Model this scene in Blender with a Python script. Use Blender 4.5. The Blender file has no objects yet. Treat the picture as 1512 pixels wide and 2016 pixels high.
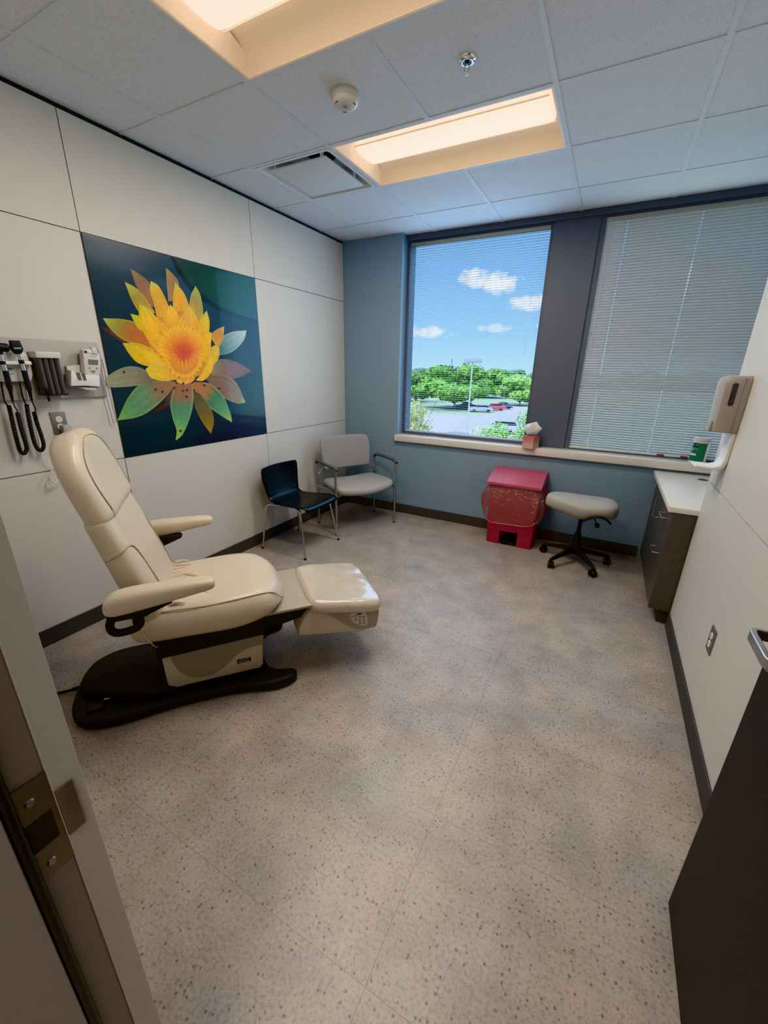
import bpy, bmesh, math, random
from mathutils import Vector, Matrix, noise
random.seed(7)
PI = math.pi
COL = bpy.context.scene.collection
SC = bpy.context.scene

# ------------------------------------------------------------------ measured room (metres)
CAMP = Vector((2.61299, -0.42676, 1.53760))
ROT = Matrix(((0.88138614, 0.47209171, 0.01696753),
              (0.17078274, -0.28494816, -0.94320613),
              (-0.44044493, 0.83422657, -0.33177447)))      # rows: right, down, forward
FPX = 798.65
H = 2.734            # ceiling
D = 3.536            # window wall, room face
XR = 3.192           # right wall face
T = 0.6096           # ceiling module
XB, Y1 = 0.9536, 1.958
TEE_X = [XB + k * T for k in range(-2, 6)]
TEE_Y = [Y1 + k * T for k in range(-7, 4)]
FY = -0.272          # room face of the door wall


def W(u, v, X=None, Y=None, Z=None):
    """a pixel of the photograph back onto a known plane of the room"""
    d = ROT.transposed() @ Vector(((u - 756) / FPX, (v - 1008) / FPX, 1))
    if X is not None:
        t = (X - CAMP.x) / d.x
    elif Y is not None:
        t = (Y - CAMP.y) / d.y
    else:
        t = (Z - CAMP.z) / d.z
    return CAMP + d * t


# ------------------------------------------------------------------ materials
def srgb(c):
    return tuple((x / 12.92 if x <= 0.04045 else ((x + 0.055) / 1.055) ** 2.4) for x in c)


MATS = {}


def mat(name, col, rough=0.6, metal=0.0, coat=0.0, var=0.0, scale=8.0, bump=0.0, bscale=200.0, spec=0.5, coat_rough=0.1,
        emit=None, estr=0.0, alpha=1.0, trans=0.0, bdist=0.002):
    if name in MATS:
        return MATS[name]
    m = bpy.data.materials.new(name)
    m.use_nodes = True
    nt = m.node_tree
    b = nt.nodes['Principled BSDF']
    c = (*col, 1.0)
    b.inputs['Base Color'].default_value = c
    b.inputs['Roughness'].default_value = rough
    b.inputs['Metallic'].default_value = metal
    b.inputs['Coat Weight'].default_value = coat
    b.inputs['Coat Roughness'].default_value = coat_rough
    b.inputs['Specular IOR Level'].default_value = spec
    b.inputs['Alpha'].default_value = alpha
    b.inputs['Transmission Weight'].default_value = trans
    if emit:
        b.inputs['Emission Color'].default_value = (*emit, 1)
        b.inputs['Emission Strength'].default_value = estr
    if var > 0 or bump > 0:
        tc = nt.nodes.new('ShaderNodeTexCoord')
    if var > 0:
        n = nt.nodes.new('ShaderNodeTexNoise')
        n.inputs['Scale'].default_value = scale
        n.inputs['Detail'].default_value = 4
        mx = nt.nodes.new('ShaderNodeMix')
        mx.data_type = 'RGBA'
        mx.inputs['A'].default_value = (*[x * (1 - var) for x in col], 1)
        mx.inputs['B'].default_value = (*[min(1, x * (1 + var)) for x in col], 1)
        nt.links.new(tc.outputs['Object'], n.inputs['Vector'])
        nt.links.new(n.outputs['Fac'], mx.inputs['Factor'])
        nt.links.new(mx.outputs['Result'], b.inputs['Base Color'])
    if bump > 0:
        n2 = nt.nodes.new('ShaderNodeTexNoise')
        n2.inputs['Scale'].default_value = bscale
        n2.inputs['Detail'].default_value = 3
        bp = nt.nodes.new('ShaderNodeBump')
        bp.inputs['Strength'].default_value = bump
        bp.inputs['Distance'].default_value = bdist
        nt.links.new(tc.outputs['Object'], n2.inputs['Vector'])
        nt.links.new(n2.outputs['Fac'], bp.inputs['Height'])
        nt.links.new(bp.outputs['Normal'], b.inputs['Normal'])
    MATS[name] = m
    return m


def hexc(r, g, b):
    return srgb((r / 255, g / 255, b / 255))


def floor_material():
    m = bpy.data.materials.new('speckled_vinyl')
    m.use_nodes = True
    nt = m.node_tree
    L = nt.links.new
    b = nt.nodes['Principled BSDF']
    tc = nt.nodes.new('ShaderNodeTexCoord')

    def noise_(s, det=4, rough=0.6):
        n = nt.nodes.new('ShaderNodeTexNoise')
        n.inputs['Scale'].default_value = s
        n.inputs['Detail'].default_value = det
        n.inputs['Roughness'].default_value = rough
        L(tc.outputs['Object'], n.inputs['Vector'])
        return n

    def ramp(src, stops):
        r = nt.nodes.new('ShaderNodeValToRGB')
        e = r.color_ramp.elements
        e[0].position, e[0].color = stops[0][0], (*stops[0][1], 1)
        e[1].position, e[1].color = stops[-1][0], (*stops[-1][1], 1)
        for p, c in stops[1:-1]:
            x = e.new(p)
            x.color = (*c, 1)
        L(src, r.inputs['Fac'])
        return r.outputs['Color']

    def mix(fac, a, c, mode='MIX'):
        x = nt.nodes.new('ShaderNodeMix')
        x.data_type = 'RGBA'
        x.blend_type = mode
        if isinstance(fac, (int, float)):
            x.inputs['Factor'].default_value = fac
        else:
            L(fac, x.inputs['Factor'])
        L(a, x.inputs['A'])
        if isinstance(c, tuple):
            x.inputs['B'].default_value = (*c, 1)
        else:
            L(c, x.inputs['B'])
        return x.outputs['Result']

    base = ramp(noise_(5, 5).outputs['Fac'], [(0.3, (0.345, 0.308, 0.275)), (0.5, (0.415, 0.372, 0.333)), (0.7, (0.485, 0.432, 0.388))])
    tint = ramp(noise_(2.3, 3).outputs['Fac'], [(0.35, (0.90, 0.92, 0.97)), (0.65, (1.06, 1.0, 0.95))])
    c = mix(1.0, base, tint, 'MULTIPLY')
    fine = ramp(noise_(95, 3, 0.7).outputs['Fac'], [(0.34, (0.74, 0.73, 0.72)), (0.48, (1, 1, 1)), (0.62, (1.09, 1.08, 1.07))])
    c = mix(1.0, c, fine, 'MULTIPLY')
    # dark chips: voronoi cells switched by a patchy noise
    v = nt.nodes.new('ShaderNodeTexVoronoi')
    v.inputs['Scale'].default_value = 62
    L(tc.outputs['Object'], v.inputs['Vector'])
    chip = ramp(v.outputs['Distance'], [(0.16, (1, 1, 1)), (0.30, (0, 0, 0))])
    sep = nt.nodes.new('ShaderNodeSeparateColor')
    L(v.outputs['Color'], sep.inputs['Color'])
    patch = noise_(3.2, 4, 0.7)
    m1 = nt.nodes.new('ShaderNodeMath')
    m1.operation = 'ADD'
    L(sep.outputs['Red'], m1.inputs[0])
    L(patch.outputs['Fac'], m1.inputs[1])
    m2 = nt.nodes.new('ShaderNodeMath')
    m2.operation = 'GREATER_THAN'
    m2.inputs[1].default_value = 1.16
    L(m1.outputs[0], m2.inputs[0])
    m3 = nt.nodes.new('ShaderNodeMath')
    m3.operation = 'MULTIPLY'
    L(m2.outputs[0], m3.inputs[0])
    L(chip, m3.inputs[1])
    m4 = nt.nodes.new('ShaderNodeMath')
    m4.operation = 'MULTIPLY'
    m4.inputs[1].default_value = 0.62
    L(m3.outputs[0], m4.inputs[0])
    c = mix(m4.outputs[0], c, (0.075, 0.066, 0.062))
    # light chips
    m5 = nt.nodes.new('ShaderNodeMath')
    m5.operation = 'LESS_THAN'
    m5.inputs[1].default_value = 0.52
    L(m1.outputs[0], m5.inputs[0])
    m6 = nt.nodes.new('ShaderNodeMath')
    m6.operation = 'MULTIPLY'
    L(m5.outputs[0], m6.inputs[0])
    L(chip, m6.inputs[1])
    m7 = nt.nodes.new('ShaderNodeMath')
    m7.operation = 'MULTIPLY'
    m7.inputs[1].default_value = 0.5
    L(m6.outputs[0], m7.inputs[0])
    c = mix(m7.outputs[0], c, (0.52, 0.48, 0.44))
    # hairline tile seams
    sx = nt.nodes.new('ShaderNodeSeparateXYZ')
    L(tc.outputs['Object'], sx.inputs[0])

    def seam(out, off, per, w):
        a = nt.nodes.new('ShaderNodeMath')
        a.operation = 'SUBTRACT'
        a.inputs[1].default_value = off - per / 2
        L(out, a.inputs[0])
        q = nt.nodes.new('ShaderNodeMath')
        q.operation = 'PINGPONG'
        q.inputs[1].default_value = per / 2
        L(a.outputs[0], q.inputs[0])
        z = nt.nodes.new('ShaderNodeMath')
        z.operation = 'GREATER_THAN'
        z.inputs[1].default_value = per / 2 - w
        L(q.outputs[0], z.inputs[0])
        return z.outputs[0]
    s1 = seam(sx.outputs['X'], 2.312, 1.0, 0.0012)
    s2 = seam(sx.outputs['Y'], 0.585, 0.5, 0.0009)
    mxm = nt.nodes.new('ShaderNodeMath')
    mxm.operation = 'MAXIMUM'
    L(s1, mxm.inputs[0])
    L(s2, mxm.inputs[1])
    sm = nt.nodes.new('ShaderNodeMath')
    sm.operation = 'MULTIPLY'
    sm.inputs[1].default_value = 0.45
    L(mxm.outputs[0], sm.inputs[0])
    c = mix(sm.outputs[0], c, (0.10, 0.09, 0.085))
    L(c, b.inputs['Base Color'])
    b.inputs['Roughness'].default_value = 0.36
    b.inputs['Specular IOR Level'].default_value = 0.5
    return m


def vcol_material(name, rough=0.3, coat=0.0, bump=0.0, attr='col'):
    m = bpy.data.materials.new(name)
    m.use_nodes = True
    nt = m.node_tree
    b = nt.nodes['Principled BSDF']
    a = nt.nodes.new('ShaderNodeVertexColor')
    a.layer_name = attr
    n = nt.nodes.new('ShaderNodeTexNoise')
    n.inputs['Scale'].default_value = 60
    tc = nt.nodes.new('ShaderNodeTexCoord')
    nt.links.new(tc.outputs['Object'], n.inputs['Vector'])
    r = nt.nodes.new('ShaderNodeMapRange')
    r.inputs['To Min'].default_value = 0.82
    r.inputs['To Max'].default_value = 1.18
    nt.links.new(n.outputs['Fac'], r.inputs['Value'])
    x = nt.nodes.new('ShaderNodeMix')
    x.data_type = 'RGBA'
    x.blend_type = 'MULTIPLY'
    x.inputs['Factor'].default_value = 1
    nt.links.new(a.outputs['Color'], x.inputs['A'])
    nt.links.new(r.outputs['Result'], x.inputs['B'])
    nt.links.new(x.outputs['Result'], b.inputs['Base Color'])
    b.inputs['Roughness'].default_value = rough
    b.inputs['Coat Weight'].default_value = coat
    b.inputs['Coat Roughness'].default_value = 0.05
    return m


def ceiling_material():
    m = bpy.data.materials.new('mineral_fibre_tile')
    m.use_nodes = True
    nt = m.node_tree
    L = nt.links.new
    b = nt.nodes['Principled BSDF']
    tc = nt.nodes.new('ShaderNodeTexCoord')
    n = nt.nodes.new('ShaderNodeTexNoise')
    n.inputs['Scale'].default_value = 230
    n.inputs['Detail'].default_value = 2
    L(tc.outputs['Object'], n.inputs['Vector'])
    r = nt.nodes.new('ShaderNodeValToRGB')
    r.color_ramp.elements[0].position = 0.33
    r.color_ramp.elements[0].color = (0.60, 0.62, 0.655, 1)
    r.color_ramp.elements[1].position = 0.46
    r.color_ramp.elements[1].color = (0.76, 0.785, 0.83, 1)
    L(n.outputs['Fac'], r.inputs['Fac'])
    L(r.outputs['Color'], b.inputs['Base Color'])
    b.inputs['Roughness'].default_value = 0.95
    b.inputs['Specular IOR Level'].default_value = 0.1
    return m


def glass_material():
    m = bpy.data.materials.new('window_glass')
    m.use_nodes = True
    nt = m.node_tree
    for n in list(nt.nodes):
        if n.type != 'OUTPUT_MATERIAL':
            nt.nodes.remove(n)
    out = nt.nodes['Material Output']
    t = nt.nodes.new('ShaderNodeBsdfTransparent')
    t.inputs['Color'].default_value = (0.94, 0.965, 1.0, 1)
    g = nt.nodes.new('ShaderNodeBsdfGlossy')
    g.inputs['Roughness'].default_value = 0.35
    mx = nt.nodes.new('ShaderNodeMixShader')
    mx.inputs['Fac'].default_value = 0.01
    nt.links.new(t.outputs[0], mx.inputs[1])
    nt.links.new(g.outputs[0], mx.inputs[2])
    nt.links.new(mx.outputs[0], out.inputs['Surface'])
    return m


def film_material(name, col, fac=0.45, gl=0.12, wrinkle=0):
    """thin translucent plastic film"""
    m = bpy.data.materials.new(name)
    m.use_nodes = True
    nt = m.node_tree
    for n in list(nt.nodes):
        if n.type != 'OUTPUT_MATERIAL':
            nt.nodes.remove(n)
    out = nt.nodes['Material Output']
    t = nt.nodes.new('ShaderNodeBsdfTransparent')
    t.inputs['Color'].default_value = (*col, 1)
    d = nt.nodes.new('ShaderNodeBsdfDiffuse')
    d.inputs['Color'].default_value = (*col, 1)
    tl = nt.nodes.new('ShaderNodeBsdfTranslucent')
    tl.inputs['Color'].default_value = (*col, 1)
    ad = nt.nodes.new('ShaderNodeMixShader')
    ad.inputs['Fac'].default_value = 0.5
    nt.links.new(d.outputs[0], ad.inputs[1])
    nt.links.new(tl.outputs[0], ad.inputs[2])
    g = nt.nodes.new('ShaderNodeBsdfGlossy')
    g.inputs['Roughness'].default_value = 0.12
    if wrinkle:
        tc = nt.nodes.new('ShaderNodeTexCoord')
        n = nt.nodes.new('ShaderNodeTexNoise')
        n.inputs['Scale'].default_value = wrinkle
        n.inputs['Detail'].default_value = 4
        n.inputs['Distortion'].default_value = 1.2
        bp = nt.nodes.new('ShaderNodeBump')
        bp.inputs['Strength'].default_value = 0.9
        bp.inputs['Distance'].default_value = 0.02
        nt.links.new(tc.outputs['Object'], n.inputs['Vector'])
        nt.links.new(n.outputs['Fac'], bp.inputs['Height'])
        for q in (d, tl, g):
            nt.links.new(bp.outputs['Normal'], q.inputs['Normal'])
    m1 = nt.nodes.new('ShaderNodeMixShader')
    m1.inputs['Fac'].default_value = fac
    nt.links.new(t.outputs[0], m1.inputs[1])
    nt.links.new(ad.outputs[0], m1.inputs[2])
    m2 = nt.nodes.new('ShaderNodeMixShader')
    m2.inputs['Fac'].default_value = gl
    nt.links.new(m1.outputs[0], m2.inputs[1])
    nt.links.new(g.outputs[0], m2.inputs[2])
    nt.links.new(m2.outputs[0], out.inputs['Surface'])
    return m


# ------------------------------------------------------------------ mesh builder
def catmull(pts, n=6, closed=False):
    pts = [Vector(p) for p in pts]
    out = []
    N = len(pts)
    rng = N if closed else N - 1
    for i in range(rng):
        p1, p2 = pts[i], pts[(i + 1) % N]
        p0 = pts[i - 1] if (i > 0 or closed) else p1 + (p1 - p2)
        p3 = pts[(i + 2) % N] if (i + 2 < N or closed) else p2 + (p2 - p1)
        for k in range(n):
            t = k / n
            out.append(0.5 * ((2 * p1) + (-p0 + p2) * t + (2 * p0 - 5 * p1 + 4 * p2 - p3) * t * t + (-p0 + 3 * p1 - 3 * p2 + p3) * t ** 3))
    if not closed:
        out.append(pts[-1])
    return out


def rrect(w, h, r, n=5, cx=0, cy=0):
    out = []
    for (sx, sy, a0) in ((1, 1, 0), (-1, 1, PI / 2), (-1, -1, PI), (1, -1, 1.5 * PI)):
        for k in range(n + 1):
            a = a0 + k / n * PI / 2
            out.append((cx + sx * (w / 2 - r) + r * math.cos(a), cy + sy * (h / 2 - r) + r * math.sin(a)))
    return out


class M:
    def __init__(s):
        s.bm = bmesh.new()
        s.mi = 0

    def face(s, vs):
        try:
            f = s.bm.faces.new(vs)
            f.material_index = s.mi
            return f
        except ValueError:
            return None

    def quad(s, *p):
        return s.face([s.bm.verts.new(x) for x in p])

    def box(s, x0, x1, y0, y1, z0, z1):
        v = [s.bm.verts.new((x, y, z)) for x in (x0, x1) for y in (y0, y1) for z in (z0, z1)]
        for q in ((0, 1, 3, 2), (4, 6, 7, 5), (0, 4, 5, 1), (2, 3, 7, 6), (0, 2, 6, 4), (1, 5, 7, 3)):
            s.face([v[i] for i in q])
        return s

    def bbox(s, x0, x1, y0, y1, z0, z1, r=0.004, n=2):
        b2 = bmesh.new()
        bmesh.ops.create_cube(b2, size=1)
        for v in b2.verts:
            v.co = Vector(((x0 + x1) / 2 + v.co.x * (x1 - x0), (y0 + y1) / 2 + v.co.y * (y1 - y0), (z0 + z1) / 2 + v.co.z * (z1 - z0)))
        bmesh.ops.bevel(b2, geom=list(b2.edges), offset=r, segments=n, profile=0.5, affect='EDGES')
        s.merge(b2)
        return s

    def merge(s, b2, mx=None):
        mp = {}
        for v in b2.verts:
            mp[v] = s.bm.verts.new(mx @ v.co if mx else v.co)
        for f in b2.faces:
            s.face([mp[v] for v in f.verts])
        b2.free()

    def loft(s, secs, cap=True, closed=True):
        rings = [[s.bm.verts.new(p) for p in sec] for sec in secs]
        n = len(rings[0])
        for a, b in zip(rings, rings[1:]):
            for i in range(n if closed else n - 1):
                s.face((a[i], a[(i + 1) % n], b[(i + 1) % n], b[i]))
        if cap:
            s.face(list(reversed(rings[0])))
            s.face(rings[-1])
        return s

    def tube(s, pts, r=0.01, n=8, closed=False, sm=0, sx=1.0, cap=True):
        pts = [Vector(p) for p in pts]
        if sm:
            pts = catmull(pts, sm, closed)
        N = len(pts)
        rr = r if callable(r) else (lambda t: r)
        secs = []
        up = None
        for i, p in enumerate(pts):
            a = pts[i - 1] if (i > 0 or closed) else p
            b = pts[(i + 1) % N] if (i < N - 1 or closed) else p
            t = (b - a).normalized()
            if up is None:
                up = Vector((0, 0, 1)) if abs(t.z) < 0.9 else Vector((1, 0, 0))
                up = (up - t * up.dot(t)).normalized()
            else:
                up = (up - t * up.dot(t))
                up = up.normalized() if up.length > 1e-6 else Vector((1, 0, 0))
            sd = t.cross(up)
            q = rr(i / max(1, N - 1))
            secs.append([p + (up * math.cos(k * 2 * PI / n) + sd * sx * math.sin(k * 2 * PI / n)) * q for k in range(n)])
        if closed:
            secs.append(secs[0])
            s.loft(secs, cap=False)
        else:
            s.loft(secs, cap=cap)
        return s

    def lathe(s, prof, c=(0, 0, 0), n=24, axis='Z', cap=True):
        secs = []
        for r, z in prof:
            ring = []
            for k in range(n):
                a = 2 * PI * k / n
                p = (r * math.cos(a), r * math.sin(a), z)
                if axis == 'X':
                    p = (z, p[0], p[1])
                elif axis == 'Y':
                    p = (p[1], z, p[0])
                ring.append((c[0] + p[0], c[1] + p[1], c[2] + p[2]))
            secs.append(ring)
        s.loft(secs, cap=cap)
        return s

    def prism(s, poly, d0, d1, axis='Z', bev=0.0, n=2):
        """poly extruded along an axis: Z -> (x,y), Y -> (x,z), X -> (y,z)"""
        b2 = bmesh.new()

        def pt(p, d):
            return {'Z': (p[0], p[1], d), 'Y': (p[0], d, p[1]), 'X': (d, p[0], p[1])}[axis]
        a = [b2.verts.new(pt(p, d0)) for p in poly]
        b = [b2.verts.new(pt(p, d1)) for p in poly]
        k = len(poly)
        fa = b2.faces.new(a)
        fb = b2.faces.new(list(reversed(b)))
        for i in range(k):
            b2.faces.new((a[i], b[i], b[(i + 1) % k], a[(i + 1) % k]))
        bmesh.ops.recalc_face_normals(b2, faces=b2.faces)
        if bev > 0:
            ed = set(fa.edges) | set(fb.edges)
            bmesh.ops.bevel(b2, geom=list(ed), offset=bev, segments=n, profile=0.5, affect='EDGES')
        s.merge(b2)
        return s

    def cushion(s, outline, z0, z1, rim, crown=0.0, fn=None, steps=4, under=True):
        """padded slab over an outline (counter-clockwise (x,y)) with round edges and a crowned top; fn maps the points"""
        k = len(outline)
        P = [Vector((p[0], p[1])) for p in outline]
        cen = sum(P, Vector((0, 0))) / k
        nor = []
        for i in range(k):
            t = (P[(i + 1) % k] - P[i - 1]).normalized()
            nor.append(Vector((t.y, -t.x)))
        zm, hh = (z0 + z1) / 2, (z1 - z0) / 2
        secs = []
        f = fn or (lambda x, y, z: (x, y, z))
        for j in range(9):
            a = -PI / 2 + PI * j / 8
            ins = rim * (1 - math.cos(a))
            z = zm + hh * math.sin(a)
            secs.append([(p.x - q.x * ins, p.y - q.y * ins, z) for p, q in zip(P, nor)])
        top = secs[-1]
        base_r = [Vector((p[0], p[1])) for p in top]
        for j in range(1, steps):
            t = j / steps
            secs.append([(cen.x + (p.x - cen.x) * (1 - t), cen.y + (p.y - cen.y) * (1 - t), z1 + crown * (1 - (1 - t) ** 2)) for p in base_r])
        rings = [[s.bm.verts.new(f(*p)) for p in sec] for sec in secs]
        for a, b in zip(rings, rings[1:]):
            for i in range(k):
                s.face((a[i], a[(i + 1) % k], b[(i + 1) % k], b[i]))
        c = s.bm.verts.new(f(cen.x, cen.y, z1 + crown))
        r = rings[-1]
        for i in range(k):
            s.face((r[i], r[(i + 1) % k], c))
        if under:
            s.face(list(reversed(rings[0])))
        return s

    def build(s, name, mats, parent=None, smooth=True, sub=0, solid=0.0, bev=0.0, angle=40, recalc=True, weld=True):
        bm = s.bm
        if weld:
            bmesh.ops.remove_doubles(bm, verts=bm.verts, dist=1e-5)
        if recalc:
            bmesh.ops.recalc_face_normals(bm, faces=bm.faces)
        me = bpy.data.meshes.new(name)
        bm.to_mesh(me)
        bm.free()
        for m in (mats if isinstance(mats, (list, tuple)) else [mats]):
            me.materials.append(m)
        o = bpy.data.objects.new(name, me)
        COL.objects.link(o)
        if parent:
            o.parent = parent
        if smooth:
            for p in me.polygons:
                p.use_smooth = True
        if solid:
            md = o.modifiers.new('thick', 'SOLIDIFY')
            md.thickness = solid
            md.offset = 0
        if bev:
            md = o.modifiers.new('bevel', 'BEVEL')
            md.width = bev
            md.segments = 2
            md.limit_method = 'ANGLE'
            md.angle_limit = math.radians(35)
        if sub:
            md = o.modifiers.new('sub', 'SUBSURF')
            md.levels = md.render_levels = sub
        if smooth and not sub:
            try:
                me.set_sharp_from_angle(angle=math.radians(angle))
            except Exception:
                pass
        return o


def tag(o, label=None, cat=None, group=None, kind=None):
    for k, v in (('label', label), ('category', cat), ('group', group), ('kind', kind)):
        if v:
            o[k] = v
    return o


def thing(name, label, cat, loc=(0, 0, 0), rz=0.0, group=None, kind=None):
    o = bpy.data.objects.new(name, None)
    o.empty_display_size = 0.1
    COL.objects.link(o)
    o.location = loc
    o.rotation_euler = (0, 0, rz)
    return tag(o, label, cat, group, kind)


def text(body, size, mx, m, parent, name='lettering', depth=0.0004, align='CENTER'):
    cu = bpy.data.curves.new(name, 'FONT')
    cu.body = body
    cu.size = size
    cu.extrude = depth
    cu.align_x = align
    cu.align_y = 'CENTER'
    tmp = bpy.data.objects.new(name + '_tmp', cu)
    COL.objects.link(tmp)
    dg = bpy.context.evaluated_depsgraph_get()
    me = bpy.data.meshes.new_from_object(tmp.evaluated_get(dg))
    bpy.data.objects.remove(tmp)
    me.transform(mx)
    me.materials.clear()
    me.materials.append(m)
    o = bpy.data.objects.new(name, me)
    COL.objects.link(o)
    o.parent = parent
    return o


# ------------------------------------------------------------------ palette
m_panel = mat('cream_wall_panel', (0.66, 0.635, 0.59), 0.55, var=0.03, scale=3, bump=0.05, bscale=350)
m_gap = mat('dark_reveal', (0.05, 0.048, 0.045), 0.8)
m_teal = mat('blue_grey_paint', (0.265, 0.37, 0.465), 0.75, var=0.03, scale=2, bump=0.06, bscale=260)
m_base = mat('grey_vinyl_base', (0.092, 0.090, 0.090), 0.6, var=0.06, scale=5)
m_frame = mat('dark_bronze_metal', (0.130, 0.150, 0.195), 0.5, var=0.04, scale=4)
m_ceil = ceiling_material()
m_tee = mat('white_tee_grid', (0.70, 0.73, 0.78), 0.6)
m_sill = mat('cream_laminate', (0.76, 0.71, 0.645), 0.35, var=0.03, scale=12)
m_cab = mat('dark_taupe_laminate', (0.125, 0.117, 0.108), 0.42, var=0.10, scale=30)
m_chrome = mat('brushed_chrome', (0.62, 0.62, 0.63), 0.25, metal=1.0)
m_silver = mat('satin_silver', (0.50, 0.50, 0.51), 0.36, metal=1.0)
m_black = mat('matte_black_plastic', (0.015, 0.0157, 0.0185), 0.5, bump=0.15, bscale=400)
m_blackg = mat('satin_black_plastic', (0.010, 0.0105, 0.0125), 0.32)
m_white = mat('white_plastic', (0.78, 0.77, 0.75), 0.4)
m_offw = mat('warm_white_plastic', (0.66, 0.63, 0.58), 0.4)
m_vinyl = mat('cream_vinyl', (0.66, 0.565, 0.445), 0.36, coat=0.15, var=0.03, scale=6, bump=0.22, bscale=26, coat_rough=0.3, bdist=0.004)
m_vinyl_arm = mat('cream_arm_foam', (0.66, 0.565, 0.445), 0.45, var=0.02, scale=6)
m_gloss = mat('cream_vinyl_in_clear_plastic', (0.60, 0.52, 0.42), 0.22, coat=1.0, coat_rough=0.04, bump=0.35, bscale=14, bdist=0.006)
m_cream = mat('cream_enamel', (0.60, 0.535, 0.44), 0.45, var=0.02, scale=5)
m_taupe = mat('taupe_enamel', (0.33, 0.30, 0.25), 0.5, var=0.02, scale=5)
m_seam = mat('cream_stitching', (0.40, 0.335, 0.26), 0.6)
m_fabric = mat('grey_beige_fabric', (0.335, 0.32, 0.305), 0.85, var=0.10, scale=160, bump=0.3, bscale=500)
m_seatv = mat('pale_grey_vinyl', (0.38, 0.36, 0.335), 0.5, var=0.03, scale=10)
m_stool = mat('stool_grey_vinyl', (0.42, 0.40, 0.355), 0.5, var=0.03, scale=10)
m_red = mat('red_bin_plastic', (0.36, 0.042, 0.078), 0.42, var=0.04, scale=6)
m_redlid = mat('red_bin_lid_plastic', (0.52, 0.125, 0.185), 0.42, var=0.03, scale=6)
m_slat = mat('white_blind_slat', (0.66, 0.67, 0.69), 0.5)
m_board = mat('grey_mounting_board', (0.44, 0.42, 0.405), 0.5, var=0.03, scale=9)
m_door = mat('dark_wenge_door', (0.0235, 0.0228, 0.0225), 0.5, var=0.25, scale=25, bump=0.15, bscale=120)
m_jamb = mat('taupe_door_frame', (0.40, 0.375, 0.355), 0.5, var=0.05, scale=5)

# ------------------------------------------------------------------ camera
cam = bpy.data.cameras.new('camera')
co = bpy.data.objects.new('camera', cam)
COL.objects.link(co)
cam.sensor_fit = 'VERTICAL'
cam.sensor_height = 24.0
cam.lens = FPX / 2016 * 24.0
cam.clip_start = 0.02
cam.clip_end = 2000
R3 = Matrix((ROT[0], -ROT[1], -ROT[2])).transposed()
co.matrix_world = Matrix.Translation(CAMP) @ R3.to_4x4()
SC.camera = co

# ------------------------------------------------------------------ the shell
HPB, HPT = 0.986, 2.196          # horizontal reveals of the left wall panels
YA, YB = 1.0254, 2.2751          # vertical reveals either side of the artwork
fl = M().box(-0.1, 3.85, -1.9, 3.75, -0.12, 0.0).build('floor', floor_material(), smooth=False)
tag(fl, 'speckled grey beige vinyl tile floor of the exam room', 'floor', kind='structure')

# ceiling: tiles laid in a tee grid, openings left for the two troffers and the diffuser
hole = lambda cx, cy: (XB < cx < XB + 2 * T and (Y1 < cy < Y1 + T or Y1 - 2 * T < cy < Y1 - T)) or (XB - T < cx < XB and Y1 < cy < Y1 + T)
mb = M()
xs = [-0.1] + [x for x in TEE_X if -0.1 < x < 3.85] + [3.85]
ys = [-1.9] + [y for y in TEE_Y if -1.9 < y < 3.75] + [3.75]
for xa, xb_ in zip(xs, xs[1:]):
    for ya, yb_ in zip(ys, ys[1:]):
        if not hole((xa + xb_) / 2, (ya + yb_) / 2):
            mb.box(xa + 0.008, xb_ - 0.008, ya + 0.008, yb_ - 0.008, H + 0.004, H + 0.02)
mb.mi = 1
mb.box(-0.12, 3.87, -2.0, 3.82, H + 0.30, H + 0.34)  # unseen slab added above the tiles to keep light from leaking in
ceil = mb.build('ceiling', [m_ceil, m_gap], smooth=False)
tag(ceil, 'suspended ceiling of white pitted mineral tiles', 'ceiling', kind='structure')
mb = M()
for x in TEE_X:
    if -0.1 < x < 3.85:
        cuts = [-1.9, Y1 - 2 * T + 0.012, Y1 - T - 0.012, Y1 + 0.012, Y1 + T - 0.012, 3.75] if abs(x - XB - T) < 0.01 else [-1.9, 3.75]
        for ya, yb_ in zip(cuts[::2], cuts[1::2]):
            mb.box(x - 0.012, x + 0.012, ya, yb_, H, H + 0.005)
for y in TEE_Y:
    if -1.9 < y < 3.75:
        xl = [-0.1] + [x for x in TEE_X if -0.1 < x < 3.85] + [3.85]
        for xa, xb_ in zip(xl, xl[1:]):
            mb.box(xa + 0.012, xb_ - 0.012, y - 0.012, y + 0.012, H + 0.0005, H + 0.005)
grid = mb.build('ceiling_grid', m_tee, ceil, smooth=False)
tag(grid, 'white metal tee grid')

# left wall: dark backing with cream panels, 4 mm reveals
mb = M()
mb.mi = 1
mb.box(-0.12, -0.012, FY - 0.18, 3.75, 0, H + 0.3)
mb.mi = 0
ycut = [FY - 0.10, YA - 1.2497, YA, YB, D]
zcut = [0.0, HPB, HPT, H - 0.018]
g = 0.0022
for ya, yb_ in zip(ycut, ycut[1:]):
    for za, zb in zip(zcut, zcut[1:]):
        mb.box(-0.012, 0.0, ya + g, yb_ - g, za + (g if za else 0), zb - g)
wl = mb.build('wall_left', [m_panel, m_gap], smooth=False)
tag(wl, 'cream panelled wall carrying the flower print', 'wall', kind='structure')

# window wall
RX0, RX1 = 0.666, 3.60
GY = 3.68                         # glass plane
mb = M()
mb.box(-0.1, RX0, D, 3.80, 0, H + 0.3)
mb.box(RX0, 3.80, D, 3.80, 0, 0.812)
mb.box(RX1, 3.80, D, 3.80, 0.812, H + 0.3)
wb = mb.build('wall_back', m_teal, smooth=False)
tag(wb, 'blue grey painted window wall', 'wall', kind='structure')
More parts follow.
